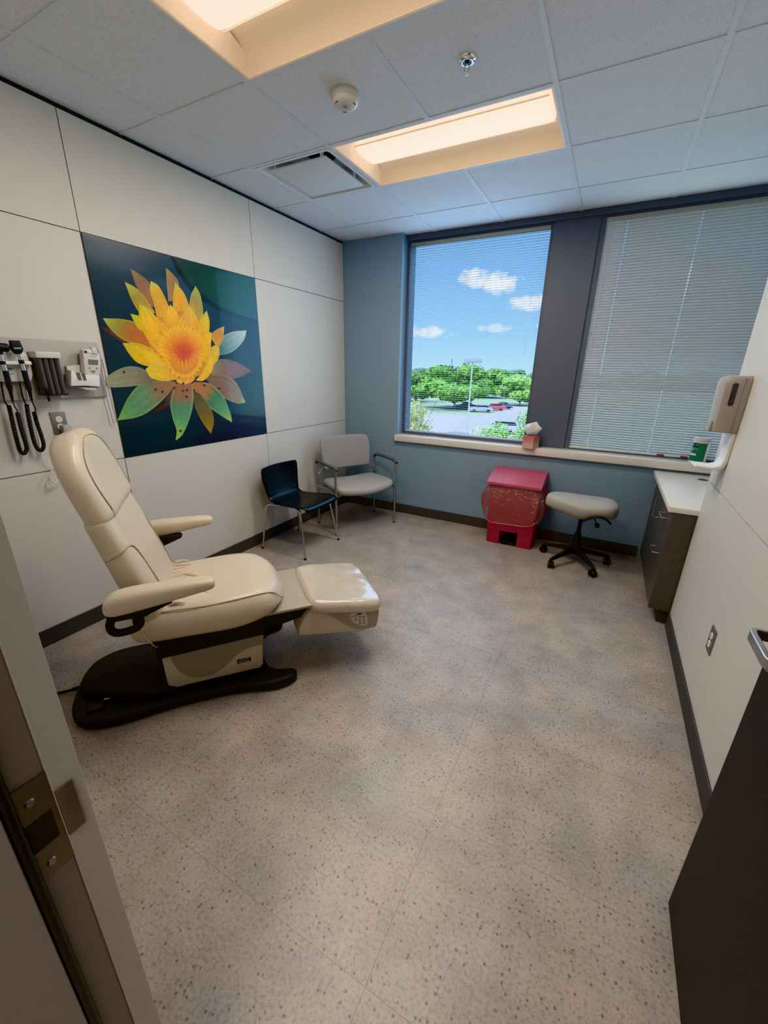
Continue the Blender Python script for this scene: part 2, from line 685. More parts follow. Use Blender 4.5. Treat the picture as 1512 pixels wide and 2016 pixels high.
# head strip and mullion panel in dark metal
mb = M()
mb.box(RX0, RX1, 3.625, 3.80, 2.690, H + 0.3)
mb.box(1.985, 2.325, 3.640, 3.80, 0.876, 2.69)
mb.box(1.972, 1.985, 3.652, 3.80, 0.876, 2.69)
mb.box(2.325, 2.338, 3.652, 3.80, 0.876, 2.69)
ml = mb.build('trim_1', m_frame, smooth=False)
tag(ml, 'dark grey metal head and mullion panel between the two windows', 'window trim', kind='structure')
m_glass = glass_material()


def window(n, x0, x1, label):
    mb = M()
    z0, z1 = 0.876, 2.69
    mb.box(x0, x0 + 0.028, GY - 0.03, 3.79, z0, z1)
    mb.box(x1 - 0.012, x1, GY - 0.03, 3.79, z0, z1)
    fb = 0.026 if n == 1 else 0.010
    mb.box(x0 + 0.028, x1 - 0.012, GY - 0.03, 3.79, z0, z0 + fb)
    mb.box(x0 + 0.028, x1 - 0.012, GY - 0.03, 3.79, z1 - 0.012, z1)
    o = mb.build('window_%d' % n, m_frame, smooth=False)
    tag(o, label, 'window', kind='structure')
    gl = M()
    gl.quad((x0 + 0.028, 3.765, z0 + fb), (x1 - 0.012, 3.765, z0 + fb), (x1 - 0.012, 3.765, z1 - 0.012), (x0 + 0.028, 3.765, z1 - 0.012))
    gl.build('glass', m_glass, o, smooth=False)
    return o


window(1, RX0, 1.972, 'dark framed window with the open blind looking onto the car park')
window(2, 2.338, RX1, 'dark framed window covered by the closed blind')
sl = M().bbox(0.648, RX1 + 0.15, 3.498, GY - 0.03, 0.812, 0.876, 0.003).build('window_sill', m_sill)
tag(sl, 'cream laminate sill running under both windows', 'window sill', kind='structure')

# right wall block with panels; it stops short of the window wall, leaving a niche for the cabinet
YE = 2.412
mb = M()
mb.mi = 1
mb.box(XR + 0.012, 3.85, FY - 0.1, YE - 0.004, 0, H + 0.3)
mb.mi = 0
for ya, yb_ in ((FY - 0.1, YE),):
    for za, zb in zip((0.0, 0.974, 2.196), (0.974, 2.196, H - 0.018)):
        mb.box(XR, XR + 0.012, ya + g, yb_ - (g if yb_ < 2 else 0), za + (g if za else 0), zb - g)
mb.box(XR + 0.012, 3.80, YE - 0.004, YE, 0, H - 0.01)
mb.box(3.72, 3.85, YE, 3.80, 0, H + 0.3)
wr = mb.build('wall_right', [m_panel, m_gap], smooth=False)
tag(wr, 'cream panelled wall beside the open door', 'wall', kind='structure')

# door wall and corridor stub behind the camera
JX = 2.105
mb = M()
mb.box(-0.1, JX - 0.05, FY - 0.17, FY, 0, H + 0.3)
mb.box(JX - 0.05, 3.13, FY - 0.17, FY, 2.16, H + 0.3)
mb.box(3.13, 3.85, FY - 0.17, FY - 0.1, 0, H + 0.3)
wf = mb.build('wall_front', m_panel, smooth=False)
tag(wf, 'cream wall with the doorway', 'wall', kind='structure')
mb = M()
mb.box(0.9, 1.0, -1.9, FY - 0.17, 0, H + 0.3)
mb.box(3.75, 3.85, -1.9, FY - 0.17, 0, H + 0.3)
mb.box(0.9, 3.85, -2.0, -1.9, 0, H + 0.3)
wh = mb.build('wall_corridor', m_panel, smooth=False)
tag(wh, 'cream corridor walls behind the doorway', 'wall', kind='structure')

# baseboards
bt, bh = 0.009, 0.1016


def baseboard(name, label, pts):
    mb = M()
    for (x0, x1, y0, y1) in pts:
        mb.box(x0, x1, y0, y1, 0.0, bh)
    o = mb.build(name, m_base, smooth=False, bev=0.003)
    tag(o, label, 'baseboard', kind='structure')


baseboard('baseboard_left', 'dark grey baseboard under the cream print wall', [(0, bt, FY, D)])
baseboard('baseboard_back', 'dark grey baseboard below the windows', [(bt, 3.06, D - bt, D)])
baseboard('baseboard_right', 'dark grey baseboard beside the open door', [(XR - bt, XR, FY, YE - 0.002)])
baseboard('baseboard_front', 'dark grey baseboard beside the door frame', [(bt, JX - 0.06, FY, FY + bt)])

# left door jamb: hall face, stop with black seal, rabbet with strike plate, pale room-side edge
mb = M()
mb.mi = 1
mb.box(JX - 0.055, JX, -0.304, FY, 0, 2.16)               # pale edge
mb.mi = 0
mb.box(JX - 0.05, JX - 0.004, -0.372, -0.304, 0, 2.16)    # rabbet
mb.box(JX - 0.05, JX + 0.012, -0.47, -0.352, 0, 2.16)     # stop and hall side
mb.box(JX - 0.10, JX + 0.004, -0.50, -0.47, 0, 2.16)
mb.box(JX - 0.004, 3.13, -0.372, -0.30, 2.13, 2.16)       # head
jb = mb.build('trim_2', [m_jamb, mat('pale_jamb_edge', (0.62, 0.59, 0.55), 0.5)], smooth=False, bev=0.0015)
tag(jb, 'taupe metal door frame beside the doorway', 'door frame', kind='structure')
M().tube([(JX + 0.006, -0.345, 0.0), (JX + 0.006, -0.345, 2.13)], 0.007, 10).build('door_seal', m_blackg, jb)
st = M()
st.bbox(JX - 0.005, JX - 0.0015, -0.350, -0.300, 0.935, 1.085, 0.0008)
st.bbox(JX - 0.005, JX + 0.0025, -0.303, -0.284, 0.975, 1.052, 0.001)
st = st.build('strike_plate', mat('worn_bronze_strike', (0.25, 0.215, 0.18), 0.4, metal=0.5, var=0.1, scale=20), jb)
M().box(JX - 0.003, JX - 0.0008, -0.338, -0.310, 0.985, 1.03).build('latch_hole', m_gap, st, smooth=False)
for z in (0.957, 1.058):
    M().lathe([(0.0001, 0.0022), (0.004, 0.002), (0.0055, 0.0)], (JX - 0.0015, -0.325, z), 14, 'X').build('screw', m_silver, st)

# the open door
dx0, dx1 = 3.038, 3.082
dr = M().bbox(dx0, dx1, -0.225, 0.684, 0.008, 2.12, 0.002, 1).build('door_1', m_door)
tag(dr, 'dark brown wood door standing open beside the cream wall', 'door', kind='structure')
hm = M()
hz, hy0, hy1, hxo = 1.005, 0.495, 0.625, dx0 - 0.062
path = [(dx0 - 0.001, hy1, hz), (hxo + 0.012, hy1, hz), (hxo + 0.003, hy1 - 0.004, hz), (hxo, hy1 - 0.016, hz), (hxo, hy0 + 0.02, hz), (hxo + 0.004, hy0 + 0.006, hz), (hxo + 0.016, hy0, hz), (hxo + 0.045, hy0, hz)]
secs = []
pv = [Vector(p) for p in path]
for i, p in enumerate(pv):
    t = (pv[min(i + 1, len(pv) - 1)] - pv[max(i - 1, 0)]).normalized()
    sd = Vector((-t.y, t.x, 0))
    secs.append([p + sd * a + Vector((0, 0, b)) for a, b in ((-0.006, -0.012), (0.006, -0.012), (0.006, 0.012), (-0.006, 0.012))])
hm.loft(secs)
hm.build('door_handle', m_silver, dr, bev=0.002)
M().lathe([(0.026, 0), (0.026, -0.006), (0.022, -0.009)], (dx0, hy1, hz), 24, 'X').build('rose', m_silver, dr)
h = M()
for z in (0.25, 1.06, 1.9):
    h.tube([(3.085, -0.232, z - 0.05), (3.085, -0.232, z + 0.05)], 0.007, 10)
h.build('hinges', m_silver, dr)

# ------------------------------------------------------------------ ceiling fixtures
LENS = 1.05
WARM = (1.0, 0.81, 0.60)
m_lens = mat('troffer_lens', (0.9, 0.85, 0.78), 0.5, emit=WARM, estr=LENS)
m_refl = mat('troffer_reflector', (0.84, 0.70, 0.56), 0.5, emit=(1.0, 0.74, 0.50), estr=0.05)  # no lamp itself: faint emission adds the look of bounced lens light
m_rim = mat('lens_rim', (0.78, 0.64, 0.50), 0.5, emit=(1.0, 0.74, 0.50), estr=0.12)  # rim glows a little by itself, painted-in light from the lens


def troffer(label, yc):
    t = thing('ceiling_light', label, 'ceiling light', (XB + T, yc, H), 0, 'recessed ceiling lights')
    hx, hy = T - 0.012, T / 2 - 0.012
    fr = M()
    for (a, b, c, d) in ((-hx, hx, -hy, -hy + 0.012), (-hx, hx, hy - 0.012, hy), (-hx, -hx + 0.012, -hy + 0.012, hy - 0.012), (hx - 0.012, hx, -hy + 0.012, hy - 0.012)):
        fr.box(a, b, c, d, 0.001, 0.008)
    fr.build('frame', m_refl, t, smooth=False)
    # curved reflectors either side of the lens and end caps
    ix, iy = hx - 0.012, hy - 0.012
    prof = [(iy, 0.004), (iy - 0.012, 0.035), (iy - 0.04, 0.068), (iy - 0.09, 0.088), (0.10, 0.100)]
    for sg in (-1, 1):
        rf = M()
        rows = [[(x, sg * y, z) for x in (-ix, -ix + 0.10, ix - 0.10, ix)] for y, z in prof]
        rf.loft(rows, cap=False, closed=False)
        rf.build('reflector', m_refl, t)
    for sg in (-1, 1):
        ec = M()
        pr = [(-iy, 0.004), (-iy + 0.012, 0.035), (-iy + 0.04, 0.068), (-0.10, 0.099), (0.10, 0.099), (iy - 0.04, 0.068), (iy - 0.012, 0.035), (iy, 0.004)]
        ec.face([ec.bm.verts.new((sg * (ix - 0.30 * z), y, z)) for y, z in pr])
        ec.build('end_cap', m_refl, t, smooth=False)
    ln = M()
    lp = [(-0.118, 0.098), (-0.118, 0.062), (-0.10, 0.050), (-0.04, 0.043), (0.04, 0.043), (0.10, 0.050), (0.118, 0.062), (0.118, 0.098)]
    xe = ix - 0.034
    secs = []
    for x, k in ((-xe, 0.90), (-xe + 0.012, 0.96), (-xe + 0.04, 1.0), (xe - 0.04, 1.0), (xe - 0.012, 0.96), (xe, 0.90)):
        secs.append([(x, y * k, z) for y, z in lp])
    ln.loft(secs, closed=False, cap=False)
    for e in (secs[0], secs[-1]):
        ln.face([ln.bm.verts.new(p) for p in e])
    ln.build('lens', m_lens, t)
    for sg in (-1, 1):
        rm = M()
        rm.bbox(-xe, xe, sg * 0.121 - 0.003, sg * 0.121 + 0.003, 0.055, 0.063, 0.001, 1)
        rm.build('lens_rim', m_rim, t)
    bk = M()
    bk.box(-hx, hx, -hy, hy, 0.103, 0.12)
    bk.build('housing', m_refl, t, smooth=False)
    return t


troffer('lit recessed ceiling light nearer the window, beside the air diffuser', Y1 + T / 2)
troffer('lit recessed ceiling light cut off by the top of the photo', Y1 - 1.5 * T)

# plaque diffuser
t = thing('air_diffuser', 'square white plaque air diffuser set in the ceiling beside the light', 'air vent', (XB - T / 2, Y1 + T / 2, H))
o_ = T / 2 - 0.014
m_dif = mat('diffuser_white', (0.80, 0.82, 0.85), 0.55)
mb = M()


def sq(a, z, r=0.03):
    return [(x, y, z) for x, y in rrect(2 * a, 2 * a, r, 4)]


mb.loft([sq(o_, 0.0, 0.004), sq(o_ - 0.020, 0.0, 0.02), sq(o_ - 0.024, 0.02, 0.03), sq(o_ - 0.045, 0.075, 0.05), sq(o_ - 0.06, 0.13, 0.06)], cap=False)
mb.build('cone', m_dif, t, angle=60)
mb = M()
mb.loft([sq(o_ - 0.06, 0.13, 0.06), sq(0.05, 0.131, 0.04)], cap=False)
mb.mi = 1
mb.lathe([(0.095, 0.1285), (0.0001, 0.1285)], (0.02, 0.02, 0), 28, cap=False)
mb.build('neck', [m_dif, m_gap], t)
mb = M()
pc = (-0.005, 0.01)
mb.bbox(pc[0] - 0.222, pc[0] + 0.222, pc[1] - 0.225, pc[1] + 0.225, 0.000, 0.010, 0.002)
mb.build('plaque', mat('plaque_white', (0.74, 0.76, 0.79), 0.6), t)
for (x, y) in ((0.18, -0.2), (-0.18, -0.2), (0.205, 0.12), (-0.2, 0.12)):
    M().box(x - 0.006, x + 0.006, y - 0.012, y + 0.012, 0.010, 0.09).build('hanger_clip', m_dif, t, smooth=False)

# smoke detector
t = thing('smoke_detector', 'round white smoke detector on the ceiling tile', 'smoke detector', (1.300, 1.602, H + 0.004))
M().lathe([(0.0001, 0), (0.066, 0), (0.066, -0.016), (0.063, -0.024), (0.061, -0.026)], n=36).build('mounting_base', m_offw, t)
M().lathe([(0.060, -0.024), (0.060, -0.036), (0.054, -0.044), (0.040, -0.050), (0.018, -0.052), (0.0001, -0.052)], n=36).build('sensor_head', m_offw, t)
mb = M()
for k in range(4):
    a = k * PI / 2 + 0.6
    mb.tube([(0.006 * math.cos(a), 0.006 * math.sin(a), -0.052), (0.010 * math.cos(a), 0.010 * math.sin(a), -0.058), (0.0, 0.0, -0.064)], 0.002, 6)
mb.build('sensor_cage', m_silver, t)
for k in range(3):
    a = 2.2 + k * 2.1
    M().box(-0.010, 0.010, -0.002, 0.002, -0.0006, 0.0006).build('marking', m_gap, t, smooth=False).matrix_local = Matrix.Translation((0.048 * math.cos(a), 0.048 * math.sin(a), -0.0478)) @ Matrix.Rotation(a + PI / 2, 4, 'Z')

# sprinkler
t = thing('fire_sprinkler', 'chrome fire sprinkler head hanging from the ceiling tile', 'sprinkler', (1.868, 1.642, H + 0.004))
M().lathe([(0.020, -0.012), (0.026, -0.012), (0.037, -0.004), (0.038, 0.0)], n=32, cap=False).build('escutcheon', mat('polished_chrome', (0.85, 0.87, 0.88), 0.08, metal=1.0), t)
M().lathe([(0.020, -0.0115), (0.0001, -0.010)], n=24, cap=False).build('recess', m_blackg, t)
mb = M()
mb.lathe([(0.009, -0.008), (0.009, -0.02), (0.005, -0.024)], n=14)
for sg in (-1, 1):
    mb.tube([(sg * 0.008, 0, -0.018), (sg * 0.011, 0, -0.032), (0, 0, -0.046)], 0.0022, 6, sm=3)
mb.build('sprinkler_frame', m_chrome, t)
M().lathe([(0.004, -0.044), (0.011, -0.046), (0.011, -0.048), (0.004, -0.050)], n=16).build('deflector', m_white, t)

# ------------------------------------------------------------------ exam chair (local x = towards the foot, y = towards the wall)
EC = thing('exam_chair', 'cream vinyl reclining exam chair with armrests and foot rest, on a black base', 'exam chair', (0.8765, 0.6018, 0), math.radians(50.5))
half = [(-0.445, 0.0), (-0.44, -0.10), (-0.415, -0.18), (-0.37, -0.228), (-0.31, -0.25), (-0.2, -0.256), (0.0, -0.238), (0.2, -0.242), (0.33, -0.262), (0.44, -0.288),
        (0.52, -0.282), (0.562, -0.255), (0.565, -0.225), (0.535, -0.203), (0.48, -0.188), (0.44, -0.15), (0.42, -0.08), (0.415, 0.0)]
hs = catmull(half, 4)
hs = [(p.x, p.y) for p in hs] if len(hs[0]) == 2 else [(p[0], p[1]) for p in hs]
outl = hs + [(x, -y) for x, y in reversed(hs[1:-1])]
mb = M()
mb.prism(outl, 0.002, 0.055, bev=0.016, n=3)
base = mb.build('base', m_black, EC, angle=50)
# domed rear cover
mb = M()
dome = [(p[0], p[1]) for p in catmull([(-0.425, 0.0), (-0.40, 0.13), (-0.30, 0.205), (-0.15, 0.215), (0.0, 0.20), (0.05, 0.10), (0.05, -0.10), (0.0, -0.185), (-0.12, -0.19), (-0.22, -0.16), (-0.33, -0.11), (-0.40, -0.07)], 4, True)]
dome = list(reversed(dome))
mb.cushion(dome, 0.03, 0.118, 0.06, 0.03)
mb.build('base_cover', m_black, base, angle=60)
mb = M()
mb.bbox(-0.365, -0.300, -0.185, -0.105, 0.05, 0.066, 0.003)
mb.build('power_inlet', m_blackg, base)
M().bbox(-0.305, -0.262, -0.1335, -0.124, 0.0655, 0.0685, 0.001).build('switch_mark', m_white, base)
pc_ = M()
pc_.tube([(-0.42, 0.05, 0.03), (-0.50, 0.065, 0.014), (-0.60, 0.08, 0.008), (-0.76, 0.14, 0.007), (-0.84, 0.30, 0.007)], 0.0065, 8, sm=5)
pc_.tube([(-0.415, 0.05, 0.03), (-0.48, 0.062, 0.018)], 0.010, 8)
pc_.build('power_cord', m_blackg, EC)
# lift column with its trim, label plate
mb = M()
mb.prism([(-0.03, 0.075), (0.395, 0.072), (0.408, 0.09), (0.42, 0.275), (-0.036, 0.275)], -0.182, 0.182, 'Y', bev=0.010)
colm = mb.build('lift_column', m_cream, EC, angle=50)
tp = catmull([(0.002, 0.262), (0.008, 0.225), (0.030, 0.165), (0.065, 0.125), (0.105, 0.108), (0.15, 0.104), (0.195, 0.116), (0.235, 0.142), (0.275, 0.176), (0.32, 0.203), (0.37, 0.214), (0.4165, 0.216)], 4)
poly = [(p[0], p[1]) for p in tp] + [(0.4195, 0.2745), (0.0, 0.2745)]
M().prism(poly, -0.1845, -0.181, 'Y').build('trim_panel', m_taupe, colm, smooth=False)
M().prism([(0.4205, 0.216), (0.425, 0.274), (0.41, 0.274), (0.41, 0.216)], -0.17, 0.17, 'Y').build('trim_panel', m_taupe, colm, smooth=False)
pl = M().prism([(0.318 + 0.062 * math.cos(a * PI / 14), 0.146 + 0.025 * math.sin(a * PI / 14) + 0.0) for a in range(28)], -0.1845, -0.1822, 'Y').build('name_plate', m_cream, colm)
M().bbox(0.286, 0.352, -0.1856, -0.1843, 0.132, 0.158, 0.0008).build('black_label', m_blackg, pl)
RX90 = Matrix.Rotation(PI / 2, 4, 'X')
text('MIDMARK', 0.0115, Matrix.Translation((0.319, -0.1858, 0.1375)) @ RX90, m_white, pl)
M().tube([(0.294, -0.1858, 0.145), (0.310, -0.1858, 0.1515), (0.325, -0.1858, 0.150), (0.344, -0.1858, 0.156)], 0.0011, 5, sm=4).build('swoosh', m_white, pl)
# black shroud between column and seat, and the carriage under the leg plate
mb = M()
mb.prism([(-0.045, 0.262), (0.425, 0.275), (0.425, 0.345), (0.44, 0.405), (-0.06, 0.405), (-0.05, 0.31)], -0.195, 0.195, 'Y', bev=0.008)
mb.prism([(0.40, 0.29), (0.50, 0.295), (0.66, 0.325), (0.66, 0.372), (0.40, 0.392)], -0.17, 0.17, 'Y', bev=0.004)
mb.build('seat_carriage', m_black, EC, angle=50)
mb = M()
mb.bbox(0.40, 0.72, -0.215, 0.215, 0.392, 0.406, 0.003)
mb.build('leg_plate', mat('leg_plate_beige', (0.44, 0.395, 0.325), 0.5), EC)


# seat cushion
def seat_map(x, y, z):
    # front lip curls down, rear dips a little, faint wrinkles
    t = max(0.0, (x - 0.36) / 0.18)
    dz = -0.030 * t * t
    w_ = noise.noise(Vector((x * 9, y * 9, 3.1))) * 0.004 + noise.noise(Vector((x * 26, y * 20, 1.1))) * 0.0022
    if z < 0.46:
        dz += 0.045 * max(0.0, (x - 0.30) / 0.24) ** 1.5
        w_ = 0
    return (x, y, z + dz + w_)


so = catmull([(-0.13, -0.22), (-0.05, -0.262), (0.10, -0.275), (0.28, -0.285), (0.42, -0.268), (0.50, -0.215), (0.545, -0.11), (0.553, 0.0), (0.545, 0.11), (0.50, 0.215), (0.42, 0.268), (0.28, 0.285), (0.10, 0.275), (-0.05, 0.262), (-0.13, 0.22), (-0.145, 0.0)], 4, True)
mb = M()
mb.cushion([(p[0], p[1]) for p in so], 0.375, 0.548, 0.062, 0.012, seat_map, 6)
seat = mb.build('seat', m_vinyl, EC, sub=1)
mb = M()
for sg in (-1, 1):
    mb.tube([(x, sg * y, seat_map(x, y, z)[2]) for x, y, z in ((-0.06, 0.236, 0.528), (0.05, 0.247, 0.533), (0.2, 0.256, 0.534), (0.32, 0.254, 0.536), (0.42, 0.236, 0.536), (0.485, 0.205, 0.527), (0.525, 0.195, 0.495), (0.535, 0.193, 0.455))], 0.0026, 6, sm=5)
mb.build('seam', m_seam, seat)
mb = M()
mb.tube([(-0.10, -0.245, 0.545), (-0.075, -0.285, 0.50), (-0.055, -0.292, 0.45), (-0.03, -0.286, 0.40), (-0.025, -0.262, 0.378)], 0.0024, 6, sm=5)
mb.build('seam', m_seam, seat)
# gathered folds in the cover where seat meets back
mb = M()
for k in range(11):
    y0 = -0.215 + k * 0.043
    mb.tube([(0.045, y0, 0.553), (0.075, y0 + 0.006 * (k % 3 - 1), 0.5575), (0.105 + 0.02 * (k % 2), y0 + 0.014 * (k % 3 - 1), 0.5535)], lambda t: 0.0085 * (1 - t) + 0.003, 8, sm=5)
mb.tube([(0.05, 0.06, 0.553), (0.11, 0.035, 0.560), (0.18, -0.02, 0.5575), (0.24, -0.06, 0.551)], lambda t: 0.010 * (1 - t) + 0.004, 8, sm=5)
mb.tube([(0.05, -0.02, 0.553), (0.10, -0.06, 0.559), (0.16, -0.13, 0.5555), (0.20, -0.17, 0.549)], lambda t: 0.010 * (1 - t) + 0.004, 8, sm=5)
mb.build('gathered_folds', m_vinyl, seat)

# backrest: profile along its height (v), leaning back
BA = math.atan2(0.245, 0.80)
B0 = Vector((0.055, 0, 0.50))
bdir = Vector((-math.sin(BA), 0, math.cos(BA)))
bnor = Vector((math.cos(BA), 0, math.sin(BA)))


def back_pt(u, v, w):
    p = B0 + bdir * v + bnor * w
    return (p.x, u, p.z)


def back_secs(vs, prof, n=28, e=3.2):
    secs = []
    for v in vs:
        hw, w0, w1 = prof(v)
        ring = []
        for k in range(n):
            a = 2 * PI * k / n
            ca, sa = math.cos(a), math.sin(a)
            u = hw * abs(ca) ** (2 / e) * (1 if ca >= 0 else -1)
            w = (w0 + w1) / 2 + (w1 - w0) / 2 * abs(sa) ** (2 / e) * (1 if sa >= 0 else -1)
            # seat back is dished between soft side wings
            if sa > 0:
                w -= 0.014 * max(0.0, 1 - (u / (hw * 0.72)) ** 2)
            ring.append(back_pt(u, v, w + 0.0015 * noise.noise(Vector((u * 14, v * 14, 0)))))
        secs.append(ring)
    return secs


def lerp_prof(tab):
    def f(v):
        for a, b in zip(tab, tab[1:]):
            if v <= b[0]:
                t = (v - a[0]) / (b[0] - a[0])
                t = max(0, t)
                return tuple(a[i] + (b[i] - a[i]) * t for i in (1, 2, 3))
        return tab[-1][1:]
    return f


bp_ = lerp_prof([(-0.10, 0.235, -0.15, -0.005), (0.0, 0.252, -0.160, 0.006), (0.15, 0.262, -0.150, 0.012), (0.30, 0.263, -0.138, 0.008), (0.45, 0.262, -0.128, 0.0), (0.55, 0.262, -0.120, 0.0), (0.70, 0.25, -0.11, 0.0)])
mb = M()
mb.loft(back_secs([-0.10, -0.09, -0.05, 0.0, 0.06, 0.12, 0.18, 0.24, 0.30, 0.36, 0.42, 0.47, 0.5, 0.515], bp_))
back = mb.build('backrest', m_vinyl, EC, sub=1, angle=180)
# head cushion wraps over the top
HV = 0.487


def head_prof(v):
    t = (v - HV) / (0.832 - HV)
    # rounded top outline
    hw = 0.262
    if v > 0.62:
        q = (v - 0.62) / 0.212
        hw = 0.05 + 0.212 * max(0.0, 1 - q * q) ** 0.5
    th0, th1 = -0.123 + 0.012 * t, 0.020
    if v > 0.78:
        q = (v - 0.78) / 0.052
        k = max(0.0, 1 - q * q) ** 0.5
        th0, th1 = -0.05 + (th0 + 0.05) * (0.25 + 0.75 * k), -0.05 + (th1 + 0.05) * (0.25 + 0.75 * k)
    if v < 0.52:
        q = (0.52 - v) / 0.033
        th1 -= 0.016 * q * q
        th0 += 0.006 * q * q
        hw -= 0.006 * q * q
    return hw, th0, th1


mb = M()
mb.loft(back_secs([HV, HV + 0.006, 0.505, 0.52, 0.55, 0.58, 0.61, 0.64, 0.67, 0.70, 0.73, 0.755, 0.775, 0.79, 0.803, 0.813, 0.821, 0.827, 0.8305, 0.832], head_prof, e=2.8))
head = mb.build('head_cushion', m_vinyl, EC, sub=1, angle=180)
def on_back(prof, v, deg, e, out=0.0005):
    """a point on the skin of the back at height v, deg round the section (90 is the front middle)"""
    hw, w0, w1 = prof(v)
    a = math.radians(deg)
    ca, sa = math.cos(a), math.sin(a)
    u = hw * abs(ca) ** (2 / e) * (1 if ca >= 0 else -1)
    w = (w0 + w1) / 2 + (w1 - w0) / 2 * abs(sa) ** (2 / e) * (1 if sa >= 0 else -1)
    if sa > 0:
        w -= 0.014 * max(0.0, 1 - (u / (hw * 0.72)) ** 2)
    return back_pt(u * (1 + out * 2), v, w + out)


for sg in (-1, 1):
    f_ = lambda d: 180 - d if sg < 0 else d
    mb = M()
    mb.tube([on_back(head_prof, v, f_(d), 2.8) for v, d in ((0.492, 47), (0.53, 45), (0.58, 43), (0.64, 42), (0.70, 43), (0.74, 48), (0.765, 56), (0.785, 68), (0.795, 80), (0.798, 90))], 0.0020, 6, sm=4)
    mb.build('seam', m_seam, head)
    mb = M()
    mb.tube([on_back(bp_, v, f_(d), 3.2) for v, d in ((0.345, -22), (0.355, 0), (0.362, 20), (0.366, 36), (0.362, 46), (0.345, 54), (0.30, 58), (0.24, 59), (0.16, 59), (0.08, 58))], 0.0022, 6, sm=5)
    mb.build('seam', m_seam, back)

# armrests, each on a black bracket
asec = [(-0.150, 0.018, 0.672, 0.012), (-0.146, 0.030, 0.674, 0.026), (-0.13, 0.040, 0.680, 0.040), (-0.10, 0.0455, 0.688, 0.048), (-0.05, 0.0465, 0.694, 0.047), (0.02, 0.046, 0.699, 0.043), (0.10, 0.044, 0.705, 0.036), (0.17, 0.041, 0.710, 0.030), (0.215, 0.037, 0.711, 0.026), (0.236, 0.028, 0.710, 0.021), (0.244, 0.014, 0.709, 0.012)]
for sy in (-0.385, 0.385):
    mb = M()
    secs = []
    for x, hw, zc, hh in asec:
        ring = []
        for k in range(20):
            a = 2 * PI * k / 20
            ca, sa = math.cos(a), math.sin(a)
            ring.append((x, sy + hw * abs(ca) ** 0.72 * (1 if ca >= 0 else -1), zc + hh * abs(sa) ** 0.72 * (1 if sa >= 0 else -1)))
        secs.append(ring)
    mb.loft(secs)
    arm = mb.build('armrest', m_vinyl_arm, EC, sub=1, angle=180)
    yi = sy + (0.03 if sy < 0 else -0.03)
    mb = M()
    mb.prism([(-0.150, 0.645), (-0.155, 0.60), (-0.02, 0.60), (-0.01, 0.607), (0.075, 0.64), (0.080, 0.652), (0.07, 0.662), (-0.05, 0.66)], yi - 0.018, yi + 0.018, 'Y', bev=0.004)
    loop = [(-0.135, 0.610), (-0.150, 0.585), (-0.148, 0.555), (-0.125, 0.540), (-0.075, 0.545), (-0.052, 0.560), (-0.048, 0.59), (-0.065, 0.612)]
    mb.tube([(x, yi, z) for x, z in loop], 0.0155, 10, sm=4)
    mb.bbox(-0.075, -0.045, min(yi, yi + (0.10 if sy < 0 else -0.10)), max(yi, yi + (0.10 if sy < 0 else -0.10)), 0.55, 0.60, 0.004)
    mb.build('arm_bracket', m_black, arm, angle=50)

# foot rest: padded head in a clear plastic sleeve on a motor housing, tipped down a little
FT = math.radians(-8.5)


def foot_map(x, y, z):
    dx, dz = x - 0.69, z - 0.40
    return (0.69 + dx * math.cos(FT) - dz * math.sin(FT), y, 0.40 + dx * math.sin(FT) + dz * math.cos(FT))


fo = catmull([(0.655, -0.185), (0.70, -0.235), (0.80, -0.252), (0.93, -0.262), (1.02, -0.255), (1.055, -0.215), (1.066, -0.12), (1.068, 0.0), (1.066, 0.12), (1.055, 0.215), (1.02, 0.255), (0.93, 0.262), (0.80, 0.252), (0.70, 0.235), (0.655, 0.185), (0.648, 0.0)], 4, True)


def foot_fn(x, y, z):
    z += 0.005 * noise.noise(Vector((x * 17, y * 13, 0.4))) if z > 0.40 else 0
    return foot_map(x, y, z)


mb = M()
mb.cushion([(p[0], p[1]) for p in fo], 0.350, 0.425, 0.036, 0.008, foot_fn, 6)
foot = mb.build('foot_cushion', m_gloss, EC, sub=1)
tag(foot, 'cream foot cushion wrapped in shiny clear plastic')
hp = [(0.592, 0.232), (0.600, 0.275), (0.622, 0.325), (0.655, 0.366), (0.70, 0.372), (1.01, 0.318), (1.028, 0.19), (0.975, 0.185), (0.95, 0.165)]
mb = M()
mb.prism(hp, -0.205, 0.205, 'Y', bev=0.010)
hou = mb.build('foot_housing', m_cream, EC, angle=50)
mb = M()
kp = [(p[0], p[1]) for p in catmull([(0.72, 0.352), (0.80, 0.285), (0.87, 0.222), (0.93, 0.192), (0.985, 0.185), (1.02, 0.19), (1.034, 0.25), (1.022, 0.31), (0.90, 0.335), (0.80, 0.352)], 4, True)]
mb.prism(kp, -0.211, -0.19, 'Y', bev=0.003)
kpo = mb.build('control_pod', mat('control_pod_taupe', (0.42, 0.37, 0.30), 0.5), hou)
mb = M()
kq = [(p[0], p[1]) for p in catmull([(0.865, 0.298), (0.895, 0.312), (0.945, 0.303), (0.965, 0.27), (0.968, 0.215), (0.935, 0.215), (0.89, 0.245)], 4, True)]
mb.prism(kq, -0.2135, -0.21, 'Y', bev=0.001)
kb = mb.build('keypad', mat('keypad_white', (0.58, 0.57, 0.55), 0.5), hou)
mb = M()
for (x, z) in ((0.880, 0.285), (0.900, 0.285), (0.925, 0.274), (0.947, 0.268), (0.900, 0.262), (0.922, 0.252), (0.947, 0.247), (0.925, 0.233), (0.948, 0.229)):
    mb.bbox(x - 0.006, x + 0.006, -0.2145, -0.213, z - 0.006, z + 0.006, 0.001, 1)
mb.mi = 1
mb.bbox(0.910, 0.935, -0.2145, -0.213, 0.288, 0.296, 0.001, 1)
mb.build('keys', [m_taupe, m_gap], kb)
mb = M()
